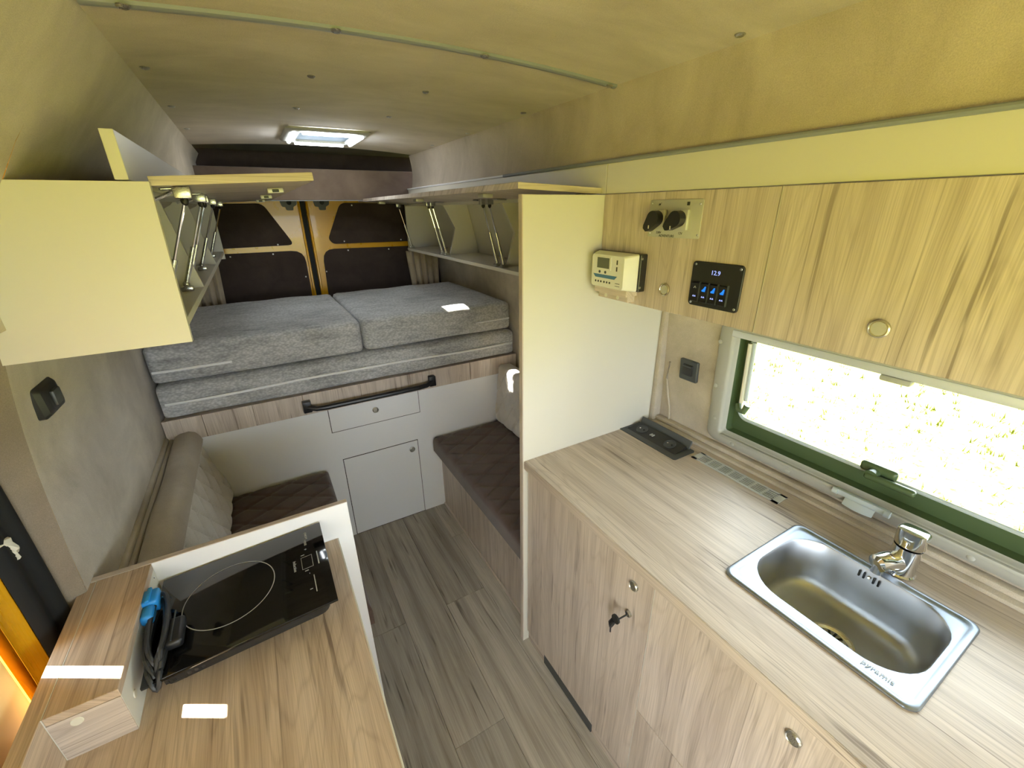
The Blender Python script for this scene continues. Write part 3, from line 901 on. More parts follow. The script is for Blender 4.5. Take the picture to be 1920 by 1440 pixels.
for y in ys[1:-1]:
    part('cross_bar', B().box(GX0 + 0.004, GX1 - 0.004, y - 0.0035, y + 0.0035, zb, zt - 0.00005), ALU, vg, smooth=False)
for x in xs[1:-1]:
    part('slat', B().box(x - 0.0019, x + 0.0019, GY0 + 0.01, GY1 - 0.01, zb, zt - 0.0001), ALU, vg, smooth=False)

# wall socket right
ws = thing('wall_socket', 'dark grey square socket with flap on the beige wall beside the window', 'socket', (1.245, 0.907, 1.113))
def tw(x, y, z): return (x - 0.06 * (z - 1.113), y, z)
b = B()
rings = [b.ring([tw(x, y, z) for y, z in rr(0.907, 1.113, 0.037 - o, 0.039 - o, 0.006, 4)]) for x, o in ((1.252, 0), (1.243, 0), (1.240, 0.003))]
b.loft(rings); b.bm.faces.new(rings[-1])
part('cover_plate', b, SOCK, ws)
part('flap', B().box(1.233, 1.240, 0.886, 0.928, 1.096, 1.136, 0.004, 2), BLACK, ws)
part('flap_lip', B().box(1.229, 1.235, 0.890, 0.924, 1.128, 1.133, 0.001, 1), SOCK, ws)

# wall cabinet over the window
XC = 0.921
wc = thing('wall_cabinet', 'oak wall cabinet above the window with switch panels on its front', 'cabinet', (1.05, 0.3, 1.39))
part('carcass', B().box(XC + 0.0185, 1.20, -1.1, 1.039, 1.3935, 1.684), CREAM, wc)
cA = part('door', B().box(XC, XC + 0.018, 0.5275, 1.040, 1.389, 1.6845, 0.0008, 1), W_Z, wc)
cB = part('door', B().box(XC - 0.0012, XC + 0.018, -0.35, 0.5235, 1.389, 1.6845, 0.0008, 1), W_Z, wc)
part('door', B().box(XC, XC + 0.018, -1.1, -0.353, 1.389, 1.6845, 0.0008, 1), W_Z, wc)
part('edge_band', B().box(XC - 0.001, XC + 0.016, 0.5236, 0.5252, 1.3885, 1.685), CREAM, wc)
BRASSY = plain('nickel_knob', (0.62, 0.60, 0.50), 0.25, 1.0)
for (yy, zz, dd, r) in ((0.781, 1.447, cA, 0.0165), (0.305, 1.448, cB, 0.0165)):
    k = part('push_knob', B().lathe([(r, 0), (r, -0.004), (r * 0.86, -0.0055), (r * 0.78, -0.0035)], (XC - (0.0012 if dd is cB else 0), yy, zz), axis='X', n=24), BRASSY, dd)
    part('knob_button', B().lathe([(r * 0.76, -0.003), (r * 0.7, -0.0042), (r * 0.2, -0.0044)], (XC - (0.0012 if dd is cB else 0), yy, zz), axis='X', n=24), PANELG, dd)

# rotary switch plate
rs = thing('rotary_switch_plate', 'pale metal plate with two black rotary switches on the wall cabinet', 'switch panel', (XC, 0.78, 1.622))
b = B()
rings = [b.ring([(x, y, z) for y, z in rr(0.7795, 1.6215, 0.0805 - o, 0.0445 - o, 0.005, 4)]) for x, o in ((XC - 0.0002, 0), (XC - 0.002, 0), (XC - 0.0026, 0.0008))]
b.loft(rings); b.bm.faces.new(rings[-1])
part('plate', b, PANELG, rs)
FX = XC - 0.0026
for yy, ang in ((0.822, -78), (0.753, -62)):
    sw = part('switch_base', B().box(FX - 0.010, FX, yy - 0.0215, yy + 0.0215, 1.596, 1.643, 0.002, 2), PANELG, rs)
    a = R(ang)
    pts = []
    for k in range(17):
        t_ = R(-100 + 200 * k / 16)
        pts.append((0.0185 * math.sin(t_), 0.0185 * math.cos(t_)))
    pts += [(0.0105, -0.030), (0.006, -0.036), (-0.006, -0.036), (-0.0105, -0.030)]
    # handle points to lower left of the picture
    poly = []
    tiltk = R(52) if yy < 0.8 else R(40)
    for u, v in pts:
        u2 = u * math.cos(tiltk) + v * math.sin(tiltk)
        v2 = -u * math.sin(tiltk) + v * math.cos(tiltk)
        poly.append((yy - u2, 1.622 + v2))
    part('switch_handle', B().prism(poly, 'X', FX - 0.030, FX - 0.010), BLACKM, sw)
    part('pointer_mark', B().box(FX - 0.0305, FX - 0.029, yy + 0.004 + 0.003, yy + 0.010, 1.598, 1.606), CLIP, sw)
    text('position_mark', 'I', 0.007, (FX - 0.0102, yy, 1.640 - 0.001), ROT_X, INK, sw)
for y, z in ((0.853, 1.658), (0.707, 1.655), (0.704, 1.586), (0.852, 1.586)):
    part('plate_screw', B().lathe([(0.0028, 0), (0.002, -0.0012)], (FX, y, z), axis='X', n=10), ZINC, rs)
part('pictogram', B().prism([(0.832, 1.653), (0.826, 1.653), (0.824, 1.657), (0.822, 1.660), (0.825, 1.656), (0.828, 1.658)], 'X', FX - 0.0005, FX), INK, rs)
part('pictogram', B().box(FX - 0.0005, FX, 0.736, 0.744, 1.652, 1.660), INK, rs)
text('voltage_lettering', '230V', 0.008, (FX - 0.0002, 0.822, 1.588), ROT_X, INK, rs)
text('voltage_lettering', '12V', 0.008, (FX - 0.0002, 0.754, 1.588), ROT_X, INK, rs)
text('maker_lettering', 'ADVENTURE', 0.0085, (FX - 0.0002, 0.796, 1.5805), ROT_X, INK, rs)

# solar charge controller
sc = thing('solar_charge_controller', 'white solar charge controller with small display fixed to the wall cabinet', 'controller', (0.89, 0.94, 1.43))
part('heat_sink', B().box(0.896, XC, 0.851, 1.030, 1.431, 1.531, 0.002, 1), BLACKM, sc)
b = B()
fr = rr(0.944, 1.480, 0.067, 0.046, 0.008, 4)
bk = rr(0.941, 1.481, 0.083, 0.0505, 0.006, 4)
rings = [b.ring([(x, y, z) for y, z in P]) for x, P in ((0.897, bk), (0.893, bk), (0.864, fr), (0.862, [(0.944 + (y - 0.944) * 0.98, 1.48 + (z - 1.48) * 0.97) for y, z in fr]))]
b.loft(rings); b.bm.faces.new(rings[-1])
part('case', b, CTRLW, sc)
part('display_bezel', B().box(0.8605, 0.863, 0.928, 0.992, 1.483, 1.521, 0.001, 1), CTRLW, sc)
part('display', B().box(0.8597, 0.8612, 0.935, 0.985, 1.488, 1.517), LCD, sc)
for y, z in ((0.905, 1.508), (0.905, 1.490)):
    part('usb_slot', B().box(0.861, 0.863, y - 0.002, y + 0.002, z - 0.006, z + 0.006), INK, sc)
for y in (0.975, 0.951):
    part('key_button', B().lathe([(0.0042, 0), (0.0038, -0.0012)], (0.862, y, 1.477), axis='X', n=12), SOCK, sc)
part('blue_band', B().prism([(1.002, 1.470), (0.992, 1.4605), (0.912, 1.4605), (0.902, 1.470)], 'X', 0.8614, 0.8622), CTRLB, sc)
for k in range(6):
    y = 0.990 - 0.0115 * k - (0.002 if k > 2 else 0)
    part('terminal_slot', B().cyl((0.863, y, 1.4495), (0.8615, y, 1.4495), 0.0032, n=10), INK, sc)
part('rating_print', B().box(0.8616, 0.862, 0.890, 0.908, 1.450, 1.4515), INK, sc)
part('rating_print', B().box(0.8616, 0.862, 0.890, 0.908, 1.443, 1.4442), INK, sc)
for z in (1.52, 1.443):
    part('flange_screw', B().lathe([(0.0035, 0), (0.003, -0.0012)], (0.9, 0.8505, z), axis='Y', n=10), ZINC, sc)
wb = thing('wood_support_block', 'small oak block with two screw caps under the charge controller', 'wood block', (0.90, 0.95, 1.40))
part('upper_batten', B().box(0.878, XC, 0.878, 1.012, 1.414, 1.431, 0.001, 1), W_Y, wb)
part('lower_batten', B().box(0.893, XC, 0.885, 1.004, 1.3965, 1.413, 0.001, 1), W_Y, wb)
for y in (0.975, 0.925):
    part('screw_cap', B().lathe([(0.0055, 0), (0.005, -0.0015)], (0.893, y, 1.405), axis='X', n=14), CLIP, wb)

# voltmeter / rocker switch panel
vp = thing('voltmeter_panel', 'black panel with blue voltmeter digits and rocker switches on the wall cabinet', 'switch panel', (XC, 0.635, 1.475))
b = B()
rings = [b.ring([(x, y, z) for y, z in rr(0.6355, 1.4755, 0.0665 - o, 0.0525 - o, 0.009, 5)]) for x, o in ((XC - 0.0002, 0), (XC - 0.0035, 0), (XC - 0.0045, 0.001))]
b.loft(rings); b.bm.faces.new(rings[-1])
part('face_plate', b, BLACK, vp)
VX = XC - 0.0045
text('voltage_reading', '12.9', 0.0145, (VX - 0.0004, 0.637, 1.505), ROT_X, WHLED, vp)
for k in range(4):
    y = 0.683 - 0.0235 * k - (0.001 * k)
    rk = part('rocker_switch', B().prism([(VX, 1.432), (VX - 0.006, 1.436), (VX - 0.003, 1.456), (VX - 0.0055, 1.478), (VX, 1.480)], 'Y', y - 0.0105, y + 0.0105), BLACKM, vp)
    if k > 0:
        part('lit_symbol', B().prism([(y - 0.004, 1.460), (y - 0.0055, 1.472), (y - 0.003, 1.4725), (y + 0.001, 1.466), (y + 0.005, 1.463), (y + 0.004, 1.460)], 'X', VX - 0.0062, VX - 0.005), CYLED, rk)
    else:
        part('symbol', B().tube([(VX - 0.0058, y - 0.003, 1.466), (VX - 0.0058, y, 1.4705), (VX - 0.0058, y + 0.003, 1.466)], 0.0007, 6), PRINT, rk)
    for dy in (-0.0024, 0.0024):
        part('indicator', B().prism([(y + dy - 0.0022, 1.4455), (y + dy + 0.0022, 1.4455), (y + dy, 1.449)], 'X', VX - 0.0055, VX - 0.0035), WHLED, rk)
    if k < 4:
        part('divider', B().box(VX - 0.007, VX, y - 0.0125, y - 0.0118, 1.434, 1.482), SOCK, vp)
for y, z in ((0.694, 1.521), (0.577, 1.520), (0.577, 1.431), (0.694, 1.430)):
    part('panel_screw', B().lathe([(0.0032, 0), (0.0025, -0.001)], (VX, y, z), axis='X', n=10), ZINC, vp)

# ================================================================== OVERHEAD CABINETS
def strut(parent, p0, p1, frac=0.5, r=0.0062):
    p0, p1 = Vector(p0), Vector(p1)
    m_ = p0.lerp(p1, frac)
    s = part('gas_strut', B().cyl(p0, m_, r, n=12), ZINC, parent)
    part('piston_rod', B().cyl(m_, p1, r * 0.48, n=8), CHROME, s)
    part('strut_joint', B().ball(p0, r * 1.45), ZINC, s)
    part('strut_joint', B().ball(p1, r * 1.2, sc=(1, 1, 1.3)), BLACKM, s)
    return s

# left
oc = thing('overhead_cabinet', 'overhead locker with lifted flaps and a cream end panel, at the left above the bed', 'cabinet', (-0.3, 2.0, 1.40))
part('end_panel', B().prism([(-0.149, 1.400), (-0.141, 1.7035), (-0.345, 1.7035), (-0.436, 1.400)], 'Y', 1.080, 1.0965), CREAM, oc)
part('end_panel', B().prism([(-0.150, 1.400), (-0.150, 1.7035), (-0.345, 1.7035), (-0.430, 1.400)], 'Y', 3.03, 3.046), CREAM, oc)
part('top_panel', B().box(-0.33, -0.150, 1.097, 3.03, 1.690, 1.7035), CREAM, oc)
part('shelf', B().box(-0.425, -0.152, 1.097, 3.03, 1.426, 1.442, 0.0008, 1), CREAM, oc)
part('back_panel', B().surf(lambda u, y: (-0.418 + 0.085 * u ** 1.4, y, 1.44 + 0.25 * u), linspace(0, 1, 6), [1.097, 3.03]), CREAM, oc)
for y in (1.60, 2.30):
    part('divider', B().prism([(-0.20, 1.442), (-0.152, 1.442), (-0.20, 1.690), (-0.345, 1.690), (-0.41, 1.442)], 'Y', y - 0.008, y + 0.008), CREAM, oc)
TL = math.atan2(0.014, 0.29)
for (y0, y1) in ((1.099, 1.598), (1.602, 2.298), (2.302, 3.03)):
    mm = Matrix.Translation((-0.143, 0, 1.697)) @ Matrix.Rotation(-TL, 4, 'Y')
    fl = part('flap_door', B().box(0.0, 0.2865, y0, y1, 0.0, 0.0165, 0.0006, 1, mm), W_X, oc)
    ym = (y0 + y1) / 2 + 0.04
    part('push_latch', B().box(0.205, 0.243, ym - 0.02, ym + 0.02, -0.013, -0.0005, 0.002, 2, mm), PANELG, fl)
    part('latch_catch', B().box(0.216, 0.232, ym - 0.022, ym - 0.017, -0.011, -0.004, 0.001, 1, mm), BLACK, fl)
    for yy in (y0 + 0.07, y1 - 0.07):
        part('hinge', B().box(0.004, 0.05, yy - 0.012, yy + 0.012, -0.006, -0.0003, 0.002, 1, mm), ZINC, fl)
        part('hinge', B().tube([mm @ Vector((0.03, yy, -0.005)), mm @ Vector((0.01, yy, -0.014)), mm @ Vector((-0.012, yy, -0.022))], 0.004, 6), ZINC, fl)
for y in (1.135, 1.53, 1.64, 2.07, 2.66):
    part('strut_bracket', B().box(-0.115, -0.085, y - 0.012, y + 0.012, 1.676, 1.698, 0.003, 2), ZINC, oc)
    strut(oc, (-0.185, y, 1.462), (-0.1, y, 1.672), 0.47)
    part('strut_foot', B().box(-0.20, -0.17, y - 0.01, y + 0.014, 1.442, 1.456, 0.003, 2), ZINC, oc)

# right
oc2 = thing('overhead_cabinet', 'overhead locker with lifted flaps beyond the tall partition, above the bed', 'cabinet', (1.05, 2.0, 1.39))
part('end_panel', B().prism([(0.935, 1.387), (0.935, 1.684), (1.11, 1.684), (1.175, 1.387)], 'Y', 3.03, 3.046), CREAM, oc2)
part('top_panel', B().box(0.935, 1.10, 1.06, 3.03, 1.672, 1.684), CREAM, oc2)
part('shelf', B().box(0.925, 1.175, 1.06, 3.03, 1.391, 1.407, 0.0008, 1), CREAM, oc2)
part('back_panel', B().surf(lambda u, y: (1.165 - 0.065 * u ** 1.3, y, 1.407 + 0.27 * u), linspace(0, 1, 6), [1.06, 3.03]), CREAM, oc2)
for y in (1.735, 2.405):
    part('divider', B().prism([(0.98, 1.407), (1.165, 1.407), (1.10, 1.672), (0.955, 1.672), (1.02, 1.55)], 'Y', y - 0.008, y + 0.008), CREAM, oc2)
TR = math.atan2(0.012, 0.29)
for (y0, y1) in ((1.062, 1.732), (1.736, 2.402), (2.406, 3.045)):
    mm = Matrix.Translation((0.925, 0, 1.6865)) @ Matrix.Rotation(TR, 4, 'Y')
    fl = part('flap_door', B().box(-0.288, 0.0, y0, y1, 0.0, 0.0165, 0.0006, 1, mm), W_X, oc2)
    ym = (y0 + y1) / 2 - 0.03
    part('push_latch', B().box(-0.248, -0.212, ym - 0.02, ym + 0.02, -0.013, -0.0005, 0.002, 2, mm), PANELG, fl)
    for yy in (y0 + 0.09, y1 - 0.09):
        part('hinge', B().box(-0.05, -0.004, yy - 0.02, yy + 0.02, -0.006, -0.0003, 0.002, 1, mm), ZINC, fl)
for y in (1.10, 1.705, 1.765, 2.375, 2.435, 3.005):
    part('strut_bracket', B().box(0.868, 0.898, y - 0.012, y + 0.012, 1.666, 1.690, 0.003, 2), ZINC, oc2)
    strut(oc2, (0.945, y, 1.425), (0.885, y, 1.662), 0.55)
    part('strut_foot', B().box(0.932, 0.965, y - 0.012, y + 0.012, 1.407, 1.420, 0.003, 2), ZINC, oc2)

# roof hatch lamp
rh = thing('ceiling_light', 'square roof light with four glowing white tubes in the ceiling above the bed', 'ceiling light', (0.385, 2.40, 1.96))
LX0, LX1, LY0, LY1 = 0.225, 0.548, 2.20, 2.575
LZ = 1.966
b = B()
rings = []
for o, z in ((0.012, 1.973), (0.012, 1.966), (0.004, 1.960), (-0.045, 1.958), (-0.05, 1.972)):
    rings.append(b.ring([(x, y, z) for x, y in rr((LX0 + LX1) / 2, (LY0 + LY1) / 2, (LX1 - LX0) / 2 + o, (LY1 - LY0) / 2 + o, 0.03, 5)]))
b.loft(rings)
part('lamp_frame', b, WFRAME, rh)
# pleated blind with a gap, and the lined shaft up to the roof
GXa, GXb, GYa, GYb = 0.315, 0.437, 2.268, 2.385
b = B()
for a in ((LX0 + 0.036, GXa, LY0 + 0.036, LY1 - 0.036), (GXb, LX1 - 0.036, LY0 + 0.036, LY1 - 0.036), (GXa, GXb, LY0 + 0.036, GYa), (GXa, GXb, GYb, LY1 - 0.036)):
    b.box(*a, 1.968, 1.971)
part('hatch_blind', b, HATCH, rh, smooth=False)
b = B()
rings = [b.ring([(x0_, y0_, z_) for x0_, y0_ in ((xa, ya), (xb, ya), (xb, yb), (xa, yb))]) for z_, xa, xb, ya, yb in ((1.972, 0.258, 0.515, 2.233, 2.542), (2.07, 0.18, 0.53, 2.2, 2.6))]
b.loft(rings)
part('hatch_shaft', b, CREAM, rh)
q = 0.022
for p0, p1 in (((LX0 + 0.05, LY0 + q, 0), (LX1 - 0.05, LY0 + q, 0)), ((LX0 + 0.05, LY1 - q, 0), (LX1 - 0.05, LY1 - q, 0)), ((LX0 + q, LY0 + 0.05, 0), (LX0 + q, LY1 - 0.05, 0)), ((LX1 - q, LY0 + 0.05, 0), (LX1 - q, LY1 - 0.05, 0))):
    part('led_tube', B().cyl((p0[0], p0[1], 1.9565), (p1[0], p1[1], 1.9565), 0.0085, n=12), LED, rh)

# ================================================================== BED
bd = thing('bed_platform', 'bed base with white front panel below an oak rail board', 'bed', (0.36, 2.1, 0))
part('front_panel', B().box(-0.462, 1.20, 2.042, 2.06, 0.0, 0.792), WHITE, bd)
part('slatted_deck', B().box(-0.455, 1.195, 2.045, 3.0, 0.846, 0.869), W_X, bd)
part('side_support', B().box(-0.462, -0.44, 2.06, 3.0, 0.0, 0.846), WHITE, bd)
part('side_support', B().box(1.18, 1.20, 2.06, 3.0, 0.0, 0.846), WHITE, bd)
jx = [-0.462, -0.327, -0.143, 0.057, 0.314, 0.628, 0.90, 1.198]
for a, c in zip(jx, jx[1:]):
    part('rail_board', B().box(a + 0.0007, c - 0.0007, 2.028, 2.0465, 0.770, 0.8705, 0.0006, 1), W_Z, bd)
part('shadow_strip', B().box(-0.462, 1.198, 2.034, 2.0425, 0.7675, 0.7700), SHADOWG, bd)  # dark strip painted as the shadow under the rail board
# drawer and door leaves (edged by dark strips painted as the shadow gap)
part('shadow_strip', B().box(0.1510, 0.6010, 2.0408, 2.0425, 0.6395, 0.770), SHADOWG, bd)
dw = part('drawer', B().box(0.154, 0.598, 2.0385, 2.042, 0.643, 0.7675, 0.0006, 1), WHITE, bd)
part('shadow_strip', B().box(0.1778, 0.5712, 2.0408, 2.0425, 0.0, 0.4812), SHADOWG, bd)
dl = part('door', B().box(0.181, 0.568, 2.0385, 2.042, 0.004, 0.478, 0.0006, 1), WHITE, bd)
for par, x, z in ((dw, 0.372, 0.713), (dl, 0.535, 0.43)):
    part('push_knob', B().lathe([(0.0155, 0), (0.0155, -0.004), (0.012, -0.006), (0.010, -0.0045), (0.003, -0.005)], (x, 2.0385, z), axis='Y', n=20), ZINC, par)
hn = part('pull_handle', B().tube([(0.068, 2.005, 0.815), (0.105, 1.990, 0.806), (0.15, 1.985, 0.805), (0.37, 1.984, 0.805), (0.59, 1.985, 0.805), (0.635, 1.990, 0.806), (0.672, 2.005, 0.818)], 0.0125, 10), BLACKM, bd)
part('handle_foot', B().box(0.050, 0.086, 1.996, 2.028, 0.790, 0.845, 0.004, 2), BLACKM, hn)
part('handle_foot', B().box(0.655, 0.690, 1.996, 2.028, 0.790, 0.845, 0.004, 2), BLACKM, hn)

def soft_box(x0, x1, y0, y1, z0, z1, r=0.022, wob=0.003, seed=1, n=(26, 14, 5)):
    """rounded, slightly uneven upholstered block"""
    rnd = random.Random(seed)
    ph = [rnd.uniform(0, 6.28) for _ in range(6)]
    b = B()
    bmesh.ops.create_cube(b.bm, size=1)
    for ax, cuts in enumerate(n):
        es = [e for e in b.bm.edges if abs((e.verts[0].co - e.verts[1].co)[ax]) > 1e-4 and all(abs((e.verts[0].co - e.verts[1].co)[k]) < 1e-4 for k in range(3) if k != ax)]
        bmesh.ops.subdivide_edges(b.bm, edges=es, cuts=cuts, use_grid_fill=True)
    L = ((x0, x1), (y0, y1), (z0, z1))
    for v in b.bm.verts:
        p = [L[k][0] + (v.co[k] + 0.5) * (L[k][1] - L[k][0]) for k in range(3)]
        c = [min(max(p[k], L[k][0] + r), L[k][1] - r) for k in range(3)]
        # warp grid lines nearest the border on to the fillet
        d = Vector(p) - Vector(c)
        if d.length > 1e-6:
            nb = sum(1 for k in range(3) if abs(d[k]) > 1e-6)
            if nb > 1:
                d = d.normalized() * r
        q = Vector(c) + d
        q.z += wob * (math.sin(q.x * 9 + ph[0]) * math.sin(q.y * 7 + ph[1]) + 0.5 * math.sin(q.x * 23 + ph[2])) * (1 if v.co.z > 0 else 0.3)
        q.y += wob * 0.8 * math.sin(q.x * 11 + ph[3]) * (1 if v.co.y < 0 else 0)
        v.co = q
    return b

ml = thing('mattress', 'grey knitted full-width mattress lying directly on the bed base', 'mattress', (0.36, 2.5, 0.872), 'grey bed mattresses')
part('mattress_body', soft_box(-0.452, 1.186, 2.030, 2.96, 0.873, 1.015, 0.024, 0.003, 3, (46, 20, 6)), MATT, ml, ang=60)
part('zip', B().tube([(x, 2.0268 + 0.0024 * math.sin(x * 11 + 1), 0.944 + 0.004 * math.sin(x * 5)) for x in linspace(-0.43, 1.17, 60)], 0.0058, 6), ZIP, ml)
m1 = thing('mattress', 'upper grey knitted mattress half next to the left wall', 'mattress', (-0.05, 2.5, 1.02), 'grey bed mattresses')
part('mattress_body', soft_box(-0.450, 0.362, 2.028, 2.90, 1.0215, 1.176, 0.028, 0.0035, 5, (28, 20, 6)), MATT, m1, ang=60)
part('zip', B().tube([(x, 2.0246, 1.082 + 0.004 * math.sin(x * 5)) for x in linspace(-0.435, -0.17, 16)], 0.0055, 6), ZIP, m1)
m2 = thing('mattress', 'upper grey knitted mattress half next to the kitchen side wall', 'mattress', (0.78, 2.5, 1.02), 'grey bed mattresses')
part('mattress_body', soft_box(0.366, 1.168, 2.034, 2.90, 1.0215, 1.178, 0.028, 0.0035, 9, (28, 20, 6)), MATT, m2, ang=60)
part('zip', B().tube([(x, 2.0310, 1.088 + 0.003 * math.sin(x * 5)) for x in linspace(0.95, 1.155, 12)], 0.0036, 6), ZIP, m2)

# ================================================================== BENCHES
def quilt(L, Wd, H, step=0.085, r=0.03, groove=0.006, nx=110, ny=60, margin=0.0):
    """cushion with a diamond quilted top in local coordinates: x 0..L, y 0..Wd, z 0..H"""
    b = B()
    def hgt(x, y):
        d = min(x, L - x, y, Wd - y)
        e = 1.0 if d >= r else math.sqrt(max(0.0, 1 - (1 - d / r) ** 2))
        z = H - r + r * e
        if d > margin:
            s1 = ((x + y * 0.62) / step) % 1.0
            s2 = ((x - y * 0.62) / step) % 1.0
            for s in (s1, s2):
                q_ = min(s, 1 - s) * step
                z -= groove * math.exp(-(q_ / 0.0055) ** 2) * min(1, (d - margin) / 0.02)
            z += groove * 0.35 * abs(math.sin(s1 * math.pi) * math.sin(s2 * math.pi))
        return z
    def edge(n_, Lx):
        base = [r * (1 - math.cos(t_ * math.pi / 2 / 5)) for t_ in range(5)]
        mid = linspace(r, Lx - r, n_)
        return base + mid + [Lx - v for v in reversed(base)]
    xs_, ys_ = edge(nx, L), edge(ny, Wd)
    b.surf(lambda x, y: (x, y, hgt(x, y)), xs_, ys_)
    # sides
    pts = [(x, 0) for x in xs_] + [(L, y) for y in ys_[1:]] + [(x, Wd) for x in reversed(xs_[:-1])] + [(0, y) for y in reversed(ys_[1:-1])]
    rg = [b.ring([(x, y, z) for x, y in pts]) for z in (H - r, 0.012, 0.0)]
    b.loft(rg)
    b.bm.faces.new(rg[-1])
    bmesh.ops.remove_doubles(b.bm, verts=b.bm.verts, dist=1e-5)
    bmesh.ops.recalc_face_normals(b.bm, faces=b.bm.faces)
    return b

def place(b, mat4):
    bmesh.ops.transform(b.bm, matrix=mat4, verts=b.bm.verts)
    return b

# right bench
br = thing('bench_base', 'low oak bench box behind the tall partition', 'bench', (0.95, 1.55, 0))
part('front_board', B().box(0.698, 0.716, 1.060, 2.040, 0.006, 0.374, 0.001, 1), W_Z, br)
part('seat_board', B().box(0.698, 1.19, 1.060, 2.038, 0.374, 0.390), W_Y, br)
part('floor_strip', B().box(0.690, 0.698, 1.060, 2.040, 0.0, 0.012, 0.002, 1), W_Y, br)
# quilt(L along Y, width along X)
def upright_frame(ox, oy, oz, xd, yd, zd):
    m_ = Matrix.Identity(4)
    for i in range(3):
        m_[i][0], m_[i][1], m_[i][2] = xd[i], yd[i], zd[i]
    m_.translation = (ox, oy, oz)
    return m_
qs = quilt(0.965, 0.44, 0.088, step=0.11)
place(qs, upright_frame(0.652, 1.062, 0.391, (0, 1, 0), (1, 0, 0), (0, 0, 1)))
bmesh.ops.reverse_faces(qs.bm, faces=qs.bm.faces)
cr = part('seat_cushion', qs, BROWNQ, None, ang=70)
tag(cr, 'long dark brown quilted seat cushion on the bench behind the tall partition', 'cushion', 'brown seat cushions')
qb = quilt(0.965, 0.34, 0.085, step=0.10, groove=0.009)
lean = Vector((0.10, 0, 0.995)).normalized()
nrm = Vector((-0.995, 0, 0.10)).normalized()
place(qb, upright_frame(1.118, 2.024, 0.482, (0, -1, 0), tuple(lean), tuple(nrm)))
bk_r = part('back_cushion', qb, BEIGEQ, None, ang=70)
tag(bk_r, 'ivory quilted back cushion standing on the brown cushion behind the partition', 'cushion', 'ivory back cushions')

# left bench
bl = thing('bench_base', 'low oak bench box behind the table end panel', 'bench', (-0.2, 1.6, 0))
part('front_board', B().box(0.040, 0.058, 1.110, 2.040, 0.006, 0.356, 0.001, 1), W_Z, bl)
part('seat_board', B().box(-0.455, 0.058, 1.110, 2.038, 0.356, 0.372), W_Y, bl)
part('door_stop', B().lathe([(0.016, 0), (0.018, 0.01), (0.016, 0.035), (0.008, 0.04)], (0.083, 1.30, 0.0), n=14), RUBBER, bl)
ql = quilt(0.915, 0.42, 0.088, step=0.11)
place(ql, upright_frame(0.100, 1.112, 0.373, (0, 1, 0), (-1, 0, 0), (0, 0, 1)))
clf = part('seat_cushion', ql, BROWNQ, None, ang=70)
tag(clf, 'dark brown quilted seat cushion on the low bench behind the hob', 'cushion', 'brown seat cushions')
bcush = thing('back_cushion', 'ivory quilted back cushion leaning on the left wall behind the table', 'cushion', (-0.35, 1.6, 0.46), 'ivory back cushions')
lean = Vector((-0.245, 0, 0.97)).normalized()
nrm = Vector((0.97, 0, 0.245)).normalized()
qb = quilt(0.912, 0.305, 0.080, step=0.10, groove=0.010)
place(qb, upright_frame(-0.368, 1.114, 0.462, (0, 1, 0), tuple(lean), tuple(nrm)))
part('quilted_front', qb, BEIGEQ, bcush, ang=70)
tb = B()
rings = []
for y in linspace(1.114, 2.026, 24):
    wv = 0.004 * math.sin(y * 14)
    rings.append(tb.ring([(-0.440, y, 0.770 + wv), (-0.434, y, 0.797 + wv), (-0.415, y, 0.808 + wv), (-0.385, y, 0.811 + wv), (-0.364, y, 0.802 + wv), (-0.352, y, 0.782), (-0.347, y, 0.762), (-0.352, y, 0.745), (-0.43, y, 0.742)]))
tb.loft(rings)
tb.bm.faces.new(rings[0][::-1]); tb.bm.faces.new(rings[-1])
part('top_roll', tb, BACKF, bcush, ang=60)

# curtains by the rear doors
def curtain(name, label, x0, x1, y, z0, z1, ph):
    def fn(u, v):
        gather = 1 - 0.38 * math.sin(min(1, v * 1.1) * math.pi * 0.5)
        xc = (x0 + x1) / 2 + (0.02 if x0 > 0.5 else -0.0) * v
        x = xc + (u - 0.5) * (x1 - x0) * (1.0 - 0.25 * v)
        return (x, y + 0.018 * math.sin(u * 6.28 * 5 + ph + v * 0.8) * (0.6 + 0.4 * v), z1 + (z0 - z1) * v)
    b = B().surf(fn, linspace(0, 1, 70), linspace(0, 1, 14))
    o = part(name, b, CURT, None, ang=80)
    md = o.modifiers.new('thickness', 'SOLIDIFY'); md.thickness = 0.002
    return tag(o, label, 'curtain')
curtain('curtain', 'gathered tan curtain below the overhead locker by the right rear door', 0.90, 1.13, 3.00, 0.90, 1.388, 0.3)
curtain('curtain', 'gathered tan curtain below the overhead locker by the left rear door', -0.41, -0.19, 3.00, 0.90, 1.424, 1.1)

# socket on the left wall
lsx = -0.447
ls = thing('wall_socket', 'black square socket box on the left fabric wall', 'socket', (lsx, 1.195, 1.295))
b = B()
rings = [b.ring([(x + 0.045 * (1.295 - z), y, z) for y, z in rr(1.195, 1.295, 0.050 - o, 0.033 - o * 0.7, 0.008, 3)]) for x, o in ((lsx, 0), (lsx + 0.012, 0), (lsx + 0.020, 0.008), (lsx + 0.024, 0.02))]
b.loft(rings); b.bm.faces.new(rings[-1])
part('socket_box', b, BLACK, ls, ang=20)
part('socket_face', B().box(lsx + 0.022, lsx + 0.030, 1.178, 1.215, 1.280, 1.312, 0.003, 2), SOCK, ls)

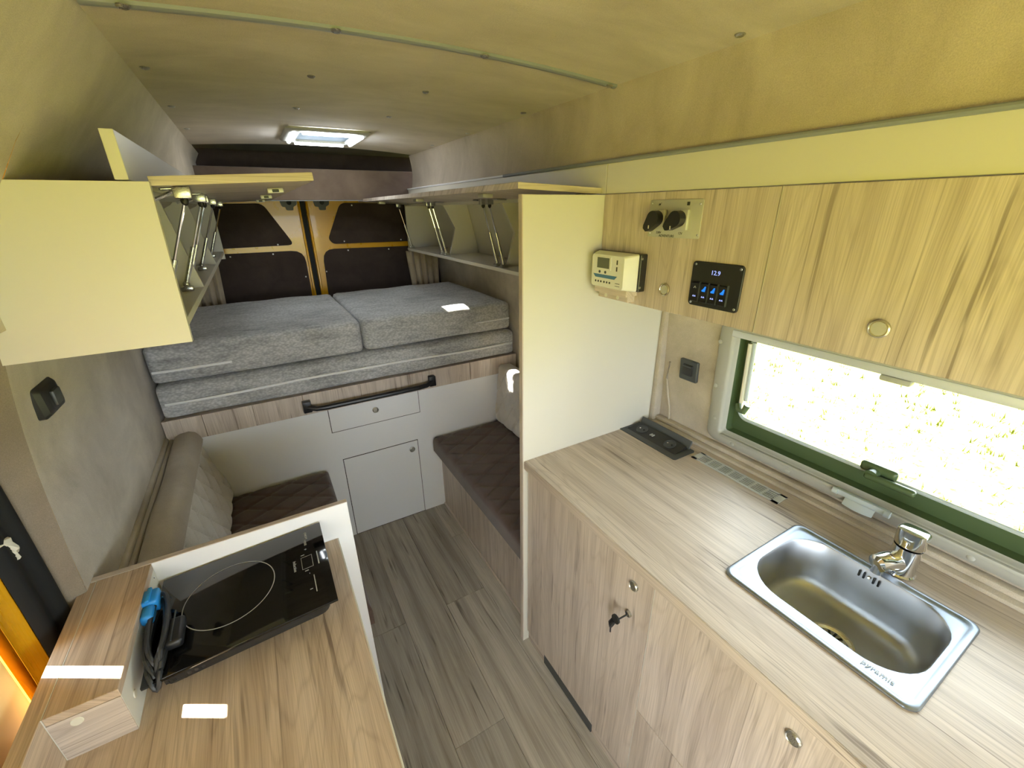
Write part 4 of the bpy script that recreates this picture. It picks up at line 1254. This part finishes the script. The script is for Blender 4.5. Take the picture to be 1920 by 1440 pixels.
# ================================================================== TABLE CABINET (left foreground)
ZT = 0.78
tc = thing('side_cabinet', 'oak topped side cabinet with white end panel in the foreground', 'cabinet', (-0.2, 0.7, 0))
part('table_top', B().box(-0.486, 0.041, 0.30, 1.0895, ZT - 0.028, ZT, 0.0006, 1), W_T, tc)
part('edge_band', B().box(0.041, 0.0445, 0.30, 1.0895, ZT - 0.028, ZT - 0.0002, 0.0006, 1), CREAM, tc)
part('carcass', B().box(-0.480, 0.010, 0.32, 1.088, 0.0, ZT - 0.029), W_Z, tc)
ep = part('end_panel', B().box(-0.488, 0.0845, 1.0905, 1.1075, 0.0, 0.888, 0.0012, 2), WHITE, tc)
part('edge_band', B().box(-0.488, 0.0845, 1.0915, 1.1065, 0.888, 0.8895, 0.0004, 1), W_X, ep)
# raised ledge box along the wall
lb = thing('ledge_box', 'raised oak box along the wall on the table, beside the hob', 'box', (-0.41, 0.92, ZT))
part('box_top', B().box(-0.4525, -0.3562, 0.762, 1.090, ZT + 0.092, 0.889, 0.0008, 1), W_T, lb)
part('box_side', B().box(-0.3745, -0.3565, 0.763, 1.0898, ZT + 0.0005, ZT + 0.0918), CREAM, lb)
part('box_end', B().box(-0.4525, -0.3570, 0.7612, 0.778, ZT + 0.0005, ZT + 0.0918), W_X, lb)
part('screw_cap', B().lathe([(0.009, 0), (0.008, -0.0015), (0.002, -0.0016)], (-0.418, 0.7612, ZT + 0.078), axis='Y', n=16), CLIP, lb)
part('screw_cap', B().lathe([(0.008, 0), (0.007, 0.0015)], (-0.3565, 0.80, ZT + 0.045), axis='X', n=16), CLIP, lb)
part('corner_screw', B().lathe([(0.003, 0), (0.002, 0.001)], (-0.3562, 1.075, ZT + 0.08), axis='X', n=10), CHROME, lb)
part('wall_strip', B().box(-0.480, -0.4545, 0.30, 1.0895, ZT + 0.0005, 0.8885, 0.0008, 1), W_T, lb)

part('edge_band', B().box(-0.4543, -0.4527, 0.762, 1.0895, ZT + 0.0005, 0.8892), CREAM, lb)

# induction hob
HX0, HX1, HY0, HY1 = -0.342, 0.010, 0.793, 1.083
hb = thing('induction_hob', 'portable black glass induction hob on the oak table', 'hob', (-0.17, 0.94, ZT))
b = B()
rings = []
for o, z in ((0.030, ZT + 0.006), (0.020, ZT + 0.014), (0.014, ZT + 0.040), (0.008, ZT + 0.050)):
    rings.append(b.ring([(x, y, z) for x, y in rr((HX0 + HX1) / 2, (HY0 + HY1) / 2, (HX1 - HX0) / 2 - o, (HY1 - HY0) / 2 - o, 0.02, 4)]))
b.loft(rings); b.bm.faces.new(rings[0][::-1])
part('hob_body', b, BLACK, hb, ang=50)
for x in (-0.29, -0.04):
    for y in (0.84, 1.04):
        part('foot', B().cyl((x, y, ZT), (x, y, ZT + 0.008), 0.014), RUBBER, hb)
for k in range(6):
    part('vent_rib', B().box(-0.315 + 0.012 * k, -0.309 + 0.012 * k, 0.8095, 0.816, ZT + 0.022, ZT + 0.044), BLACKM, hb)
gt = part('glass_plate', B().box(HX0, HX1, HY0, HY1, ZT + 0.050, ZT + 0.057, 0.0012, 2), GLASSB, hb)
ZG = ZT + 0.0573
b = B()
rings = []
for r_ in (0.0905, 0.0925):
    rings.append(b.ring([(-0.200 + r_ * math.cos(2 * math.pi * k / 72), 0.948 + r_ * math.sin(2 * math.pi * k / 72), ZG) for k in range(72)]))
b.loft(rings)
part('cooking_ring_print', b, PRINT, gt)
def mark(x0, x1, y0, y1):
    part('control_print', B().box(x0, x1, y0, y1, ZG - 0.0002, ZG), PRINT, gt)
mx0, mx1, my0, my1 = -0.049, -0.024, 0.925, 0.968
mark(mx0, mx0 + 0.001, my0, my1); mark(mx1 - 0.001, mx1, my0, my1); mark(mx0, mx1, my0, my0 + 0.001); mark(mx0, mx1, my1 - 0.001, my1)
ROT_H = Matrix(((0, 1, 0), (-1, 0, 0), (0, 0, 1)))
text('control_lettering', 'ON/OFF', 0.008, (-0.030, 1.046, ZG), Matrix(((0, 1, 0), (-1, 0, 0), (0, 0, 1))), PRINT, gt)
text('control_lettering', 'MODE', 0.008, (-0.034, 1.020, ZG), ROT_H, PRINT, gt)
text('control_lettering', '+', 0.012, (-0.036, 0.994, ZG), ROT_H, PRINT, gt)
text('control_lettering', '-', 0.012, (-0.034, 0.905, ZG), ROT_H, PRINT, gt)
text('maker_lettering', 'induction', 0.010, (-0.064, 0.947, ZG), ROT_H, PRINT, gt)
mark(-0.013, -0.0105, 0.925, 0.972); mark(-0.028, -0.026, 0.84, 0.895); mark(-0.048, -0.040, 0.975, 0.977); mark(-0.044, -0.036, 0.916, 0.919); mark(-0.040, -0.034, 0.853, 0.855)

HT = Matrix.Translation((HX0, 0, ZT)) @ Matrix.Rotation(-R(3.5), 4, 'Y') @ Matrix.Translation((-HX0, 0, -ZT))
hb.matrix_world = HT @ Matrix.Translation((-0.17, 0.94, ZT))

# power cord with blue plug lying between the box and the hob
pc = thing('power_cord', 'coiled black power cord with a bright blue plug between the ledge box and the hob', 'cord', (-0.345, 0.9, ZT))
zc_ = ZT + 0.060
def cordpath(ph, dz, dx):
    pts = []
    for k in range(40):
        t_ = 2 * math.pi * k / 40
        yy = 0.885 + 0.088 * math.sin(t_)
        xx = -0.327 + dx + 0.015 * math.cos(t_) - 0.004 * math.sin(t_)
        pts.append((xx, yy + ph, ZT + 0.010 + dz + 0.056 * sstep(0.775, 0.815, yy)))
    return pts
for ph, dz, dx in ((-0.008, 0, 0), (0.006, 0.008, 0.002), (0.014, 0.016, -0.002), (0.022, 0.024, 0.003)):
    part('cord_loop', B().tube(cordpath(ph, dz, dx), 0.0048, 8, closed=True), BLACK, pc)
pl = part('plug', B().box(-0.362, -0.330, 0.962, 1.005, ZT + 0.072, ZT + 0.106, 0.006, 3), BLUEP, pc)
part('plug_grip', B().box(-0.357, -0.335, 0.925, 0.964, ZT + 0.076, ZT + 0.100, 0.007, 3), BLUEP, pl)
part('plug_rib', B().box(-0.350, -0.342, 0.962, 1.004, ZT + 0.105, ZT + 0.111, 0.002, 2), BLUEP, pl)
part('adapter', B().box(-0.312, -0.280, 0.845, 0.915, ZG + 0.007, ZG + 0.030, 0.008, 3), BLACKM, pc)
part('adapter_ridge', B().box(-0.2985, -0.2965, 0.85, 0.93, ZG + 0.029, ZG + 0.032), SOCK, pc)

# bookkeeping value used while building is not part of the scene
for o in bpy.data.objects:
    if 'base' in o:
        del o['base']
